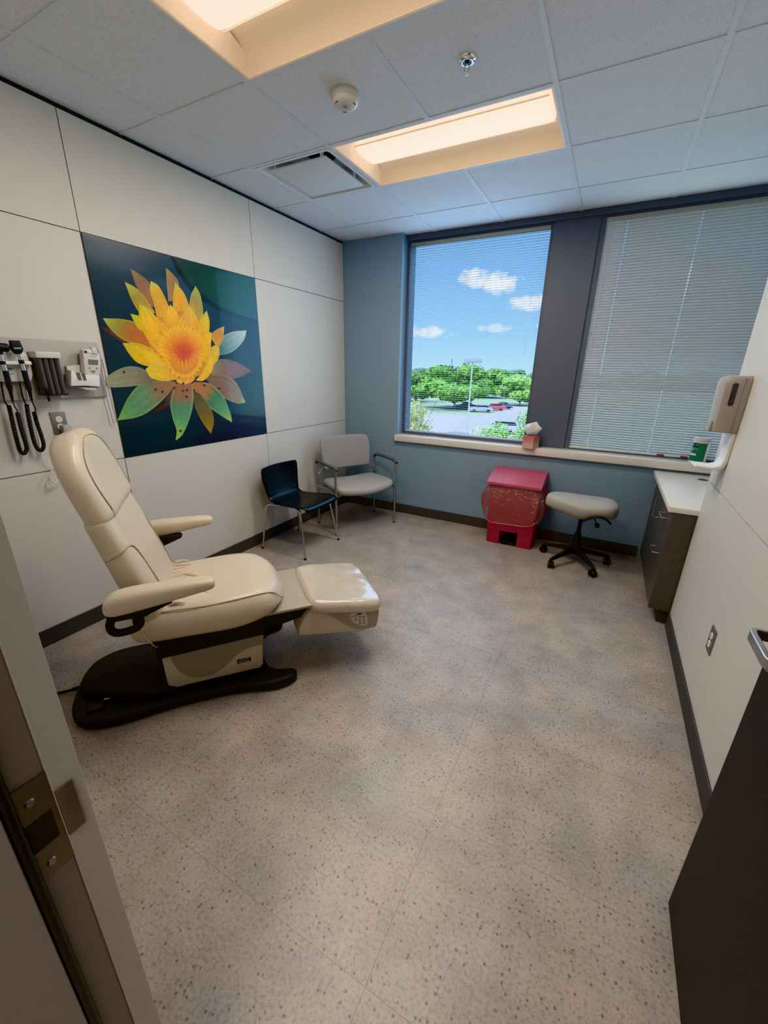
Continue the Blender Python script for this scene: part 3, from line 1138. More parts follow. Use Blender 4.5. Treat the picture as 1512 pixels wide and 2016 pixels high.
mb.bbox(1.020, 1.045, -0.16, 0.16, 0.20, 0.235, 0.004)
mb.build('foot_bar', m_taupe, hou)

# ------------------------------------------------------------------ black shell chair
BC = thing('shell_chair', 'black moulded shell chair on thin chrome legs against the cream wall', 'chair', (0.0, 2.262, 0), 0)
prof = catmull([(0.590, 0.408), (0.582, 0.428), (0.560, 0.440), (0.50, 0.443), (0.42, 0.436), (0.33, 0.430), (0.25, 0.428), (0.195, 0.438), (0.160, 0.468), (0.140, 0.515), (0.122, 0.58), (0.107, 0.65), (0.098, 0.715), (0.096, 0.728)], 4)
N_ = len(prof)
secs = []
for i, p in enumerate(prof):
    t = i / (N_ - 1)
    x, z = p[0], p[1]
    if z > 0.47:
        q = (z - 0.47) / 0.26
        hw = 0.197 + 0.030 * min(1, q * 1.6)
        if z > 0.705:
            hw -= 0.6 * (z - 0.705)
        dish = 0.030 * q + 0.012
    else:
        q = min(1, max(0, (x - 0.2) / 0.25))
        hw = 0.197 + 0.030 * q
        if x > 0.565:
            hw -= 0.010
        dish = 0
    row = []
    for k in range(13):
        s_ = -1 + 2 * k / 12
        dx = dish * s_ * s_
        dz = 0.010 * s_ * s_ if z < 0.47 else 0
        row.append((x + dx, hw * s_, z + dz - (0.004 if z < 0.47 else 0)))
    secs.append(row)
mb = M()
mb.loft(secs, closed=False, cap=False)
shell = mb.build('seat_shell', mat('black_lacquered_shell', (0.010, 0.0105, 0.012), 0.30), BC, solid=0.012, sub=0, angle=180)
mb = M()
for sy in (-1, 1):
    mb.tube([(0.24, sy * 0.165, 0.415), (0.48, sy * 0.165, 0.420)], 0.010, 8)
for x in (0.25, 0.47):
    mb.tube([(x, -0.18, 0.415), (x, 0.18, 0.415)], 0.009, 8)
mb.build('seat_frame', m_chrome, BC)
for sy in (-1, 1):
    for pts in ([(0.28, sy * 0.17, 0.414), (0.175, sy * 0.205, 0.410), (0.155, sy * 0.215, 0.395), (0.144, sy * 0.219, 0.365), (0.098, sy * 0.250, 0.008)],
                [(0.44, sy * 0.17, 0.414), (0.495, sy * 0.198, 0.414), (0.512, sy * 0.205, 0.402), (0.519, sy * 0.210, 0.37), (0.578, sy * 0.248, 0.008)]):
        mb = M()
        mb.tube(pts[:4], 0.0095, 10, sm=4)
        mb.tube(pts[3:], 0.0095, 10)
        lg = mb.build('leg', m_chrome, BC)
        M().lathe([(0.0095, 0.0), (0.012, 0.002), (0.011, 0.016), (0.009, 0.018)], (pts[4][0], pts[4][1], 0.0), 12).build('glide', m_blackg, lg)

# ------------------------------------------------------------------ grey guest armchair in the corner
GC = thing('guest_chair', 'wide grey guest armchair with metal arms in the room corner', 'chair', (0.48, 3.0, 0), math.radians(-28))


def gseat(x, y, z):
    # front edge rolls down and bows out in the middle, saddle dip across
    f = max(0.0, (x - 0.10) / 0.15)
    return (x, y, z - 0.02 * f * f + 0.014 * (abs(y) / 0.3) ** 2 * (1 if z > 0.42 else 0.4) - 0.01)


mb = M()
sh = catmull([(-0.20, -0.27), (-0.05, -0.315), (0.10, -0.33), (0.20, -0.315), (0.245, -0.24), (0.27, -0.10), (0.275, 0.0), (0.27, 0.10), (0.245, 0.24), (0.20, 0.315), (0.10, 0.33), (-0.05, 0.315), (-0.20, 0.27), (-0.215, 0.0)], 4, True)
mb.cushion([(p[0], p[1]) for p in sh], 0.405, 0.475, 0.034, 0.010, gseat, 5)
mb.build('seat', m_seatv, GC, sub=1)
mb = M()


def gback(u, v, w):
    # u across, v up, w forward; backrest leans back and curves round the sitter
    return (-0.205 - 0.18 * (v - 0.55) + w + 0.045 * (u / 0.3) ** 2 - 0.02, u, v)


bo = [(p[0], p[1]) for p in catmull([(-0.27, 0.575), (-0.285, 0.68), (-0.288, 0.80), (-0.265, 0.868), (-0.20, 0.882), (0.0, 0.887), (0.20, 0.882), (0.265, 0.868), (0.288, 0.80), (0.285, 0.68), (0.27, 0.575), (0.22, 0.556), (0.0, 0.552), (-0.22, 0.556)], 4, True)]
bo = list(reversed(bo))
mb.cushion(bo, -0.028, 0.022, 0.024, 0.006, lambda x, y, z: gback(x, y, z), 5)
mb.build('backrest', m_fabric, GC, sub=1)
for sy in (-1, 1):
    y_ = sy * 0.342
    for nm, pts in (('leg', [(0.20, y_, 0.004), (0.20, y_, 0.66)]), ('leg', [(-0.20, y_, 0.004), (-0.20, y_, 0.648)])):
        lg = M().tube(pts, 0.0115, 10).build(nm, m_silver, GC)
        M().lathe([(0.0125, 0.0), (0.0135, 0.004), (0.012, 0.012)], (pts[0][0], y_, 0.0), 12).build('glide', m_blackg, lg)
    mb = M()
    mb.tube([(-0.20, y_, 0.645), (-0.165, y_ + sy * 0.006, 0.668), (-0.05, y_ + sy * 0.012, 0.672), (0.10, y_ + sy * 0.010, 0.668), (0.20, y_, 0.66), (0.222, y_ - sy * 0.004, 0.648)], 0.0145, 10, sm=5, sx=1.3)
    mb.build('armrest', mat('dark_grey_arm_pad', (0.11, 0.115, 0.13), 0.5), GC)
    mb = M()
    mb.tube([(-0.20, y_, 0.52), (-0.215, sy * 0.30, 0.545), (-0.225, sy * 0.25, 0.60)], 0.009, 8, sm=3)
    mb.tube([(-0.20, y_, 0.40), (0.0, sy * 0.31, 0.405), (0.20, y_, 0.395)], 0.009, 8, sm=3)
    mb.build('side_rail', m_silver, GC)
mb = M()
for x in (-0.14, 0.14):
    mb.tube([(x, -0.325, 0.40), (x, 0.325, 0.40)], 0.009, 8)
mb.build('cross_rail', m_silver, GC)

# ------------------------------------------------------------------ red step bin with its bag
RB = thing('step_bin', 'red pedal waste bin with a sloping lid below the window sill', 'bin', (2.01, 3.355, 0), 0)
mb = M()


def binsec(z, hw, y0, y1):
    return [(-hw, y0, z), (hw, y0, z), (hw, y1, z), (-hw, y1, z)]


zb = 0.135
wall = [(0.0, 0.202, -0.150, 0.145), (0.30, 0.210, -0.157, 0.155), (0.585, 0.220, -0.165, 0.165)]
mb.loft([binsec(*w) for w in wall[1:]], cap=False)
mb.loft([binsec(0.30, 0.210, -0.157, 0.155), binsec(zb, 0.206, -0.153, 0.150)], cap=False)
# lower front is cut away for the pedal
nx0, nx1 = -0.085, 0.075
mb.box(-0.202, nx0, -0.150, -0.02, 0.0, zb)
mb.box(nx1, 0.202, -0.150, -0.02, 0.0, zb)
mb.box(-0.202, 0.202, -0.02, 0.145, 0.0, zb)
mb.build('bin_body', m_red, RB, smooth=False, bev=0.006)
mb = M()
lp = [(-0.195, 0.575), (-0.195, 0.597), (-0.06, 0.643), (0.10, 0.668), (0.165, 0.672), (0.172, 0.60), (0.172, 0.575)]
mb.prism(lp, -0.245, 0.232, 'X', bev=0.008)
lid = mb.build('bin_lid', m_redlid, RB, angle=30)
mb = M()
mb.bbox(nx0 + 0.012, nx1 - 0.012, -0.155, -0.03, 0.018, 0.036, 0.004)
mb.bbox(nx0 + 0.02, nx1 - 0.02, -0.035, -0.021, 0.018, 0.11, 0.004)
mb.build('pedal', m_black, RB)
# bag folded over the rim and hanging outside
bagm = M()
rings = []
KB = 72
for j in range(12):
    t = j / 11
    ring = []
    for k in range(KB):
        a = 2 * PI * k / KB
        ca, sa = math.cos(a), math.sin(a)
        e = 0.28
        x = abs(ca) ** e * (1 if ca >= 0 else -1)
        y = abs(sa) ** e * (1 if sa >= 0 else -1)
        front = max(0.0, -sa)
        side = abs(ca)
        drop = 0.27 + 0.075 * front + 0.02 * math.sin(3 * a + 1) - 0.03 * max(0, sa)
        z = 0.574 - drop * t
        flare = 0.006 + 0.055 * math.sin(PI * min(1, t * 0.95)) * (0.45 + 0.55 * side) + 0.012 * t
        ruf = 0.010 * t * noise.noise(Vector((a * 3.2, t * 2, 5.0))) + 0.007 * math.sin(a * 11 + 2 * t) * t * (1 - 0.5 * t)
        q = flare + ruf
        ring.append((x * (0.222 + q), y * (0.168 + q * (0.9 if sa < 0 else 0.25)), z))
    rings.append(ring)
bagm.loft(rings, cap=False)
m_bag = film_material('pink_translucent_bag', (0.93, 0.52, 0.55), 0.22, 0.13, 22)
m_bagw = film_material('pink_translucent_bag_hem', (0.95, 0.66, 0.64), 0.6, 0.15)
bag = bagm.build('bin_bag', m_bag, angle=180)
bag.location = (2.01, 3.355, 0)
tag(bag, 'translucent pink plastic bag hanging over the sides of the red bin', 'bag')
hem = M()
hem.tube([Vector(p) for p in rings[-1]], 0.0028, 6, closed=True)
hem.build('hem', m_bagw, bag)

# ------------------------------------------------------------------ saddle stool
ST = thing('saddle_stool', 'grey saddle stool on a black five-star castor base beside the red bin', 'stool', (2.580, 3.140, 0), 0)
mb = M()
secs = []
#        x      ycen   hy     ztop   zbot
tabs = [(-0.290, -0.02, 0.030, 0.548, 0.500), (-0.283, -0.02, 0.060, 0.572, 0.482), (-0.255, -0.015, 0.088, 0.588, 0.470), (-0.20, -0.01, 0.118, 0.594, 0.452), (-0.13, 0.0, 0.145, 0.589, 0.430),
        (-0.06, 0.0, 0.168, 0.583, 0.412), (0.0, 0.0, 0.182, 0.580, 0.402), (0.06, 0.0, 0.188, 0.580, 0.412), (0.12, 0.0, 0.182, 0.583, 0.43), (0.175, 0.0, 0.168, 0.584, 0.418), (0.22, 0.0, 0.138, 0.575, 0.424), (0.248, 0.0, 0.085, 0.556, 0.455), (0.257, 0.0, 0.045, 0.535, 0.48)]
for x, yc, hy, zt, zb_ in tabs:
    ring = []
    for k in range(24):
        a = 2 * PI * k / 24
        ca, sa = math.cos(a), math.sin(a)
        y = yc + hy * abs(ca) ** 0.85 * (1 if ca >= 0 else -1)
        if sa >= 0:
            z = 0.52 + (zt - 0.52) * abs(sa) ** 0.75
        else:
            z = 0.52 - (0.52 - zb_) * abs(sa) ** 0.75
        # front skirt hangs lower at the sides and arches up under the rider's leg
        arch = math.exp(-((x - 0.135) / 0.07) ** 2) * (1 if sa < 0 else 0)
        z += 0.055 * arch * abs(sa)
        ring.append((x, y, z))
    secs.append(ring)
mb.loft(secs)
mb.build('seat', m_stool, ST, sub=1, angle=180)
mb = M()
mb.tube([(0.02, -0.168, 0.430), (0.055, -0.178, 0.458), (0.10, -0.182, 0.482), (0.15, -0.176, 0.483), (0.19, -0.158, 0.462), (0.213, -0.14, 0.435)], 0.0075, 8, sm=5)
mb.build('arch_trim', m_blackg, ST)
mb = M()
mb.tube([(0.085, -0.10, 0.47), (0.105, -0.165, 0.448), (0.118, -0.185, 0.430)], 0.005, 8, sm=3)
mb.lathe([(0.0001, -0.012), (0.018, -0.012), (0.020, 0.0), (0.018, 0.010), (0.0001, 0.012)], (0.122, -0.192, 0.424), 16, 'Y')
mb.build('height_lever', m_blackg, ST)
mb = M()
mb.lathe([(0.060, 0.455), (0.055, 0.43), (0.024, 0.42), (0.0155, 0.40), (0.0155, 0.26)], n=20)
mb.build('gas_piston', m_blackg, ST)
mb = M()
mb.lathe([(0.022, 0.275), (0.025, 0.265), (0.026, 0.17), (0.036, 0.15), (0.040, 0.12), (0.034, 0.085), (0.020, 0.075)], n=20)
mb.build('column', m_black, ST)
for k in range(5):
    a = math.radians(18 + 72 * k)
    ca, sa = math.cos(a), math.sin(a)
    mb = M()
    secs = []
    for r_, w_, z0, z1 in ((0.02, 0.020, 0.092, 0.140), (0.10, 0.019, 0.092, 0.130), (0.19, 0.016, 0.080, 0.107), (0.262, 0.014, 0.068, 0.090), (0.285, 0.010, 0.062, 0.083)):
        secs.append([(r_ * ca - q * w_ * sa, r_ * sa + q * w_ * ca, z) for q, z in ((-1, z0), (1, z0), (0.75, z1), (-0.75, z1))])
    mb.loft(secs)
    leg = mb.build('leg', m_black, ST, bev=0.004)
    cx, cy = 0.268 * ca, 0.268 * sa
    mb = M()
    d_ = a + 0.9 + k
    tx, ty = math.cos(d_), math.sin(d_)
    for q in (-1, 1):
        b2 = M()
        b2.lathe([(0.010, -0.009), (0.026, -0.009), (0.0285, -0.004), (0.0285, 0.004), (0.026, 0.009), (0.010, 0.009)], (0, q * 0.014, 0), 18, 'Y')
        mb.merge(b2.bm, Matrix.Translation((cx, cy, 0.0285)) @ Matrix.Rotation(d_, 4, 'Z'))
    b2 = M()
    b2.bbox(-0.022, 0.026, -0.006, 0.006, 0.0, 0.038, 0.003)
    mb.merge(b2.bm, Matrix.Translation((cx, cy, 0.0285)) @ Matrix.Rotation(d_, 4, 'Z'))
    mb.tube([(cx, cy, 0.05), (cx, cy, 0.08)], 0.006, 8)
    mb.build('castor', m_blackg, leg)

# ------------------------------------------------------------------ cabinet and worktop in the niche
CX = 3.072
CB = thing('base_cabinet', 'dark taupe base cabinet with metal pulls under the cream worktop', 'cabinet', (CX, YE + 0.012, 0), 0)
mb = M()
dp, ln_ = 3.70 - CX, D - YE - 0.03
mb.box(0.020, dp, 0.018, ln_, 0.105, 0.752)
car = mb.build('carcass', m_cab, CB, smooth=False)
M().box(0.0, dp, 0.0, 0.018, 0.098, 0.752).build('end_panel', m_cab, CB, smooth=False, bev=0.001)
M().box(0.065, dp, 0.025, ln_, 0.0, 0.105).build('toe_kick', m_base, CB, smooth=False)


def pull(parent, p0, p1):
    """square bar pull standing off the face on the room side (minus x)"""
    p0, p1 = Vector(p0), Vector(p1)
    o = Vector((-0.030, 0, 0))
    mb = M()
    mb.tube([p0, p0 + o, p1 + o, p1], 0.0045, 4)
    return mb.build('pull_handle', m_chrome, parent, smooth=False)


for z0, z1, zh in ((0.560, 0.748, 0.668), (0.105, 0.555, 0.425)):
    dw = M().box(0.0, 0.0195, 0.021, 0.478, z0, z1).build('drawer', m_cab, CB, smooth=False, bev=0.001)
    pull(dw, (0.0, 0.16, zh), (0.0, 0.29, zh))
dd = M().box(0.0, 0.0195, 0.482, 0.985, 0.105, 0.748).build('cabinet_door', m_cab, CB, smooth=False, bev=0.001)
pull(dd, (0.0, 0.545, 0.70), (0.0, 0.545, 0.555))
WT = M()
WT.bbox(3.045, 3.718, YE + 0.004, D - 0.002, 0.757, 0.790, 0.002)
wt = WT.build('worktop', m_sill)
tag(wt, 'cream laminate worktop with a dark cable hole, below the window sill', 'worktop')
gm = M()
gm.lathe([(0.036, 0.7905), (0.036, 0.7925), (0.031, 0.793), (0.030, 0.7908)], (3.345, 3.335, 0), 28, cap=False)
gm.mi = 1
gm.lathe([(0.0001, 0.7908), (0.031, 0.7908)], (3.345, 3.335, 0), 28, cap=False)
gm.build('cable_grommet', [m_taupe, m_gap], wt)


# ------------------------------------------------------------------ small wall things
def px(poly, X):
    """picture outline of a flat thing on the left wall -> (y, z) at that depth"""
    out = []
    for u, v in poly:
        p = W(u, v, X=X)
        out.append((p.y, p.z))
    return out


def at_local(o, base):
    """put an Empty/mesh at base while its meshes keep room coordinates"""
    o.location = base
    for c in o.children:
        c.matrix_parent_inverse = Matrix.Translation(-Vector(base))
    return o


bd = M().bbox(0.001, 0.019, 0.16, 0.990, 1.360, 1.652, 0.004, 2).build('mounting_board', m_board)
tag(bd, 'grey rectangular board on the cream wall holding the diagnostic instruments', 'mounting board')

# transformer
TR = thing('wall_transformer', 'white wall transformer with two cradles for the hand instruments', 'transformer', (0.019, 0.55, 1.50))
pl = px([(-40, 752), (57, 751), (61.5, 747), (62.8, 736), (59, 718), (52, 699), (46, 694), (-45, 690)], 0.035)
M().prism(pl, 0.0195, 0.045, 'X', bev=0.004).build('housing', m_white, TR, angle=35)
M().prism(px([(-45, 709.5), (60, 711), (62.5, 718), (-43, 717.5)], 0.072), 0.045, 0.079, 'X', bev=0.003).build('cradle_shelf', m_white, TR)
M().prism(px([(11, 724), (26.5, 724), (26, 726.5), (23.5, 727), (23.2, 729), (12, 728)], 0.0455), 0.0455, 0.0462, 'X').build('logo_print', m_taupe, TR, smooth=False)
M().prism(px([(13, 735), (28, 735.5), (28, 736.8), (13, 736.3)], 0.0455), 0.0455, 0.0462, 'X').build('logo_print', m_taupe, TR, smooth=False)
cp = [W(50, 752, X=0.03), W(56, 790, X=0.02), W(65, 818, X=0.014), W(79, 886, X=0.012), W(83, 903, X=0.012), W(93, 917, X=0.012), W(104, 926, X=0.016)]
lp2 = [W(104, 926, X=0.02), W(98, 934, X=0.03), W(95, 945, X=0.035), W(99, 953, X=0.035), W(107, 956, X=0.03), W(116, 950, X=0.02)]
mb = M()
mb.tube(cp, 0.0022, 6, sm=5)
mb.tube(lp2, 0.0032, 6, sm=5)
mb.tube([p + Vector((0.004, 0.006, 0.012)) for p in lp2], 0.0032, 6, sm=5)
mb.build('mains_cord', m_offw, TR)
for c in TR.children:
    c.matrix_parent_inverse = Matrix.Translation(-TR.location)


def coil(pts, X=0.045, sm=14):
    P = catmull([W(u, v, X=X) for u, v in pts], sm)
    mb = M()
    # ridged jacket
    N = len(P)
    mb.tube(P, lambda t: 0.0088 + 0.0016 * math.cos(t * N * PI), 10)
    return mb


def scope(name, label, headfn, hand, wire, coilpts, wire2):
    t = thing(name, label, 'hand instrument', (0.07, W(*hand[0], X=0.075).y, W(*hand[0], X=0.075).z), 0, 'hand instruments in the wall transformer')
    headfn(t)
    h = [W(u, v, X=0.078) for u, v in hand]
    mb = M()
    mb.tube([h[0], h[1]], 0.0088, 14)
    mb.build('neck', m_chrome, t)
    mb = M()
    mb.tube([h[1], h[1].lerp(h[2], 0.35)], 0.0118, 14)
    mb.build('collar', m_blackg, t)
    M().tube([h[1].lerp(h[2], 0.35), h[2]], 0.0105, 14).build('bright_sleeve', m_chrome, t)
    mb = M()
    mb.tube([h[2], h[2].lerp(h[3], 0.1), h[3].lerp(h[2], 0.1), h[3], h[3].lerp(h[4], 0.25), h[4]], lambda q: 0.0118 if q < 0.65 else (0.008 if q < 0.9 else 0.005), 14)
    mb.build('grip', m_black, t)
    mb = M()
    mb.tube([h[4]] + [W(u, v, X=0.06) for u, v in wire], 0.0028, 6, sm=5)
    mb.tube([W(u, v, X=0.045) for u, v in wire2], 0.0034, 6, sm=5)
    mb.build('cord', m_blackg, t)
    coil(coilpts).build('coiled_cord', m_black, t)
    for c in t.children:
        c.matrix_parent_inverse = Matrix.Translation(-t.location)
    return t


def oph_head(t):
    mb = M()
    mb.prism(px([(21, 670), (37.5, 670.4), (45, 687), (44, 692), (40.5, 697), (33, 697), (24.5, 689), (22.5, 686)], 0.09), 0.066, 0.098, 'X', bev=0.003)
    mb.build('scope_head', m_black, t, angle=35)
    M().prism(px([(27, 684), (41, 684), (42, 687), (28, 687)], 0.0985), 0.0984, 0.0992, 'X').build('dial_window', m_silver, t, smooth=False)


def oto_head(t):
    mb = M()
    a, b = W(-22, 681, X=0.085), W(16, 685, X=0.085)
    mb.tube([a, a.lerp(b, 0.3), a.lerp(b, 0.7), a.lerp(b, 0.95), b], lambda q: 0.017 if q < 0.35 else (0.019 if q < 0.85 else 0.015), 16)
    mb.tube([W(0, 697, X=0.08), W(-1, 686, X=0.083)], 0.012, 12)
    mb.build('scope_head', m_black, t)


scope('ophthalmoscope', 'black ophthalmoscope with a flat square head hanging in the transformer cradle', oph_head,
      [(37.2, 697), (41, 709), (47, 729.5), (57, 765), (62.5, 788)], [(66, 797), (70, 806), (68.5, 811)],
      [(67, 811), (73, 833), (83, 863), (86, 878), (81, 887), (73, 882), (65.5, 864), (57.5, 828), (52, 796)], [(52, 797), (48, 790), (43.5, 777), (38.5, 752)])
scope('otoscope', 'black otoscope with a round head hanging beside the flat-headed instrument', oto_head,
      [(1, 697), (4, 711), (10.5, 730), (19, 763), (25, 790)], [(29, 801), (34, 808), (34, 812)],
      [(34, 812), (42, 845), (51, 874), (52, 886), (46.5, 893), (39, 886), (31, 858), (23, 823), (17, 798)], [(17, 799), (12, 795), (8, 785), (2, 752)])

# specula dispenser
SD = thing('specula_dispenser', 'grey ribbed specula dispenser with a white cap on the mounting board', 'dispenser', (0.019, 0.72, 1.48))
q = px([(68.5, 705), (118.5, 705), (133.5, 775), (92.5, 776.5)], 0.088)
yl, yr = (q[0][0] + q[3][0]) / 2, (q[1][0] + q[2][0]) / 2
zt, zb_ = (q[0][1] + q[1][1]) / 2, (q[2][1] + q[3][1]) / 2
mb = M()
nt_ = 4
wq = (yr - yl) / nt_
m_spec = mat('smoky_specula_tubes', (0.10, 0.098, 0.094), 0.35, var=0.2, scale=60)
sec_pts = []
for k in range(nt_):
    for j in range(7):
        a = PI * j / 6
        sec_pts.append((0.068 + 0.020 * math.sin(a) ** 0.7, yl + wq * (k + 0.5 - 0.5 * math.cos(a))))
poly = [(x, y) for x, y in sec_pts] + [(0.0195, yr), (0.0195, yl)]
mb.prism(poly, zb_, zt, 'Z')
mb.build('tubes', m_spec, SD, angle=30)
M().bbox(0.0195, 0.096, yl - 0.003, yr + 0.003, zt, zt + 0.030, 0.003).build('cap', m_offw, SD)
M().bbox(0.0195, 0.092, yl - 0.001, yr + 0.001, zb_ - 0.006, zb_, 0.001).build('foot_plate', m_blackg, SD)
mb = M()
mb.bbox(0.088, 0.100, yl - 0.004, yl + 0.014, zb_ - 0.006, zb_ + 0.034, 0.002)
mb.bbox(0.088, 0.096, yl + 0.003, yl + 0.012, zb_ - 0.034, zb_ - 0.004, 0.002)
mb.build('release_lever', m_blackg, SD)
for c in SD.children:
    c.matrix_parent_inverse = Matrix.Translation(-SD.location)

# thermometer in its holder
TH = thing('thermometer', 'white electronic thermometer with a small grey screen standing in its wall holder', 'thermometer', (0.06, 0.92, 1.50))
M().prism(px([(162, 688.5), (176, 687), (195.5, 697), (197.5, 715), (196.5, 737), (184, 741), (167, 737), (163.5, 712)], 0.075), 0.040, 0.082, 'X', bev=0.005).build('body', m_offw, TH, angle=35)
M().prism(px([(173.4, 707.2), (193, 709), (193, 718.5), (174, 717.5)], 0.0825), 0.0822, 0.0832, 'X').build('screen', mat('lcd_grey_green', (0.16, 0.19, 0.16), 0.25), TH, smooth=False)
for (u, v) in ((177, 724.5), (190.5, 725.5)):
    M().prism(px([(u - 2.2, v - 1.6), (u + 2.2, v - 1.6), (u + 1, v + 1.8), (u - 1, v + 1.8)], 0.0825), 0.0822, 0.0834, 'X').build('button', mat('mauve_button', (0.30, 0.22, 0.25), 0.5), TH, smooth=False)
M().prism(px([(178.5, 729), (188.5, 729.5), (186.5, 734), (183.5, 735.5), (180.5, 734)], 0.0825), 0.0822, 0.0834, 'X').build('button', mat('grey_button', (0.26, 0.29, 0.31), 0.5), TH, smooth=False)
M().prism(px([(165.5, 690.5), (171, 691), (171.5, 695.5), (166, 695)], 0.0825), 0.0822, 0.083, 'X').build('badge', mat('navy_print', (0.04, 0.04, 0.12), 0.5), TH, smooth=False)
M().prism(px([(173, 694.5), (191, 698.5), (191, 699.4), (173, 695.5)], 0.0825), 0.0822, 0.083, 'X').build('slot_line', m_taupe, TH, smooth=False)
M().prism(px([(176, 700.5), (189, 702), (189, 703), (176, 701.5)], 0.0825), 0.0822, 0.083, 'X').build('print_line', m_taupe, TH, smooth=False)
M().prism(px([(180, 683.6), (190, 684.5), (192.5, 698), (182, 696)], 0.085), 0.060, 0.086, 'X', bev=0.004).build('probe', m_offw, TH, angle=35)
mb = M()
mb.tube([W(190, 684.5, X=0.075), W(194, 690, X=0.075), W(197, 700, X=0.07), W(201, 730, X=0.05), W(209, 775, X=0.035), W(221, 826, X=0.03), W(225, 831, X=0.03), W(228.3, 826, X=0.03), W(222, 800, X=0.03), W(211, 755, X=0.035), W(202.5, 715, X=0.05), W(198, 706, X=0.06), W(194, 712, X=0.06)], 0.0033, 6, sm=6)
mb.build('probe_cord', mat('lilac_grey_cord', (0.47, 0.46, 0.49), 0.5), TH)
for c in TH.children:
    c.matrix_parent_inverse = Matrix.Translation(-TH.location)
HO = thing('thermometer_holder', 'white wall holder with two probe cover slots under the thermometer', 'holder', (0.019, 0.86, 1.44))
M().prism(px([(130.3, 720.5), (158, 718), (163, 733), (196, 735), (196, 761), (140, 761), (137, 750)], 0.035), 0.0195, 0.038, 'X', bev=0.003).build('back_plate', m_offw, HO, angle=35)
M().prism(px([(139, 729), (147.5, 733), (165, 733.5), (168, 737.5), (196, 739.5), (196, 761), (163, 759.5), (139.5, 760)], 0.088), 0.038, 0.092, 'X', bev=0.004).build('pocket', m_white, HO, angle=35)
for a, b in (((148.5, 733.2), (157, 733.5)), ((159, 733.8), (166.5, 734))):
    M().prism(px([a, b, (b[0] + 4.3, b[1] + 15.3), (a[0] + 5.6, a[1] + 15.3)], 0.0925), 0.0922, 0.0932, 'X').build('cover_slot', mat('mauve_grey_slot', (0.15, 0.13, 0.14), 0.6), HO, smooth=False)
M().prism(px([(154, 761), (189, 764), (190, 767), (182, 769), (168, 767)], 0.075), 0.0195, 0.08, 'X', bev=0.003).build('lower_lip', m_offw, HO, angle=35)
for c in HO.children:
    c.matrix_parent_inverse = Matrix.Translation(-HO.location)

# outlets
m_plate = mat('stainless_plate', (0.30, 0.28, 0.26), 0.4, metal=0.7)


def outlet(label, base, rz, sockets=2):
    t = thing('wall_outlet', label, 'outlet', base, rz)
    M().bbox(0.0, 0.006, -0.036, 0.036, -0.059, 0.059, 0.002).build('cover_plate', m_plate, t)
    for z in (-0.020, 0.020)[:sockets]:
        s_ = M().lathe([(0.0001, 0.0085), (0.0155, 0.0085), (0.0165, 0.006)], (0, 0, z), 20, 'X', cap=False).build('socket', m_white, t)
        mb = M()
        mb.box(0.0084, 0.0088, -0.0065, -0.0045, z - 0.001, z + 0.008)
        mb.box(0.0084, 0.0088, 0.0045, 0.0065, z - 0.001, z + 0.007)
        mb.box(0.0084, 0.0088, -0.002, 0.002, z - 0.009, z - 0.005)
        mb.build('slots', m_gap, s_, smooth=False)
    return t


outlet('steel wall outlet above the head of the exam chair with an adapter plugged in', (0.0, 0.719, 1.232), 0)
outlet('steel duplex wall outlet low on the wall near the open door', (XR, 1.571, 0.444), PI)
ad = M()
ad.bbox(0.0058, 0.045, 0.712, 0.755, 1.155, 1.222, 0.004)
ad = ad.build('outlet_adapter', m_board)
tag(ad, 'grey plug-in power adapter in the outlet behind the exam chair', 'adapter')

# sanitiser dispenser on the end of the right wall
HS = thing('sanitizer_dispenser', 'beige and white hand sanitizer dispenser with a drip tray on the cream wall', 'dispenser', (XR, 2.20, 1.40), 0)


def disp_sec(z, d, hw):
    """plan ring standing out from the wall towards minus x"""
    r = [(0.0, hw), (-d * 0.55, hw), (-d * 0.86, hw * 0.86), (-d, hw * 0.45), (-d, -hw * 0.45), (-d * 0.86, -hw * 0.86), (-d * 0.55, -hw), (0.0, -hw)]
    return [(x, y, z) for x, y in r]


mb = M()
mb.loft([disp_sec(z, d, w_) for z, d, w_ in ((-0.130, 0.098, 0.064), (-0.126, 0.106, 0.068), (-0.06, 0.108, 0.071), (0.05, 0.112, 0.072), (0.10, 0.113, 0.071), (0.122, 0.108, 0.068), (0.132, 0.096, 0.062), (0.137, 0.075, 0.052))])
m_disp = mat('beige_dispenser_shell', (0.40, 0.355, 0.315), 0.42)
body = mb.build('shell', m_disp, HS, angle=45, bev=0.003)
mb = M()
wp = [(p[0], p[1]) for p in rrect(0.021, 0.105, 0.009, 5)]
mb.prism([(x * 1.0 - 0.060 + 0.10 * 0.0, z + 0.052) for x, z in wp], -0.0735, -0.066, 'Y', bev=0.001)
mb.build('level_window', mat('smoky_window', (0.075, 0.072, 0.085), 0.2), HS)
M().box(-0.0285, -0.0265, -0.0725, -0.060, -0.125, 0.128).build('shell_seam', m_taupe, HS, smooth=False)
M().prism([(-0.112, -0.128), (-0.107, -0.078), (-0.085, -0.088), (-0.078, -0.13)], -0.045, 0.045, 'Y', bev=0.003).build('nozzle_cover', m_taupe, HS)
mb = M()
mb.prism([(0.0, -0.128), (-0.020, -0.128), (-0.018, -0.26), (-0.028, -0.292), (-0.055, -0.303), (-0.125, -0.300), (-0.130, -0.307), (-0.115, -0.316), (-0.03, -0.318), (-0.008, -0.300), (0.0, -0.27)], -0.062, 0.062, 'Y', bev=0.004)
mb.build('drip_tray', m_white, HS, angle=50)

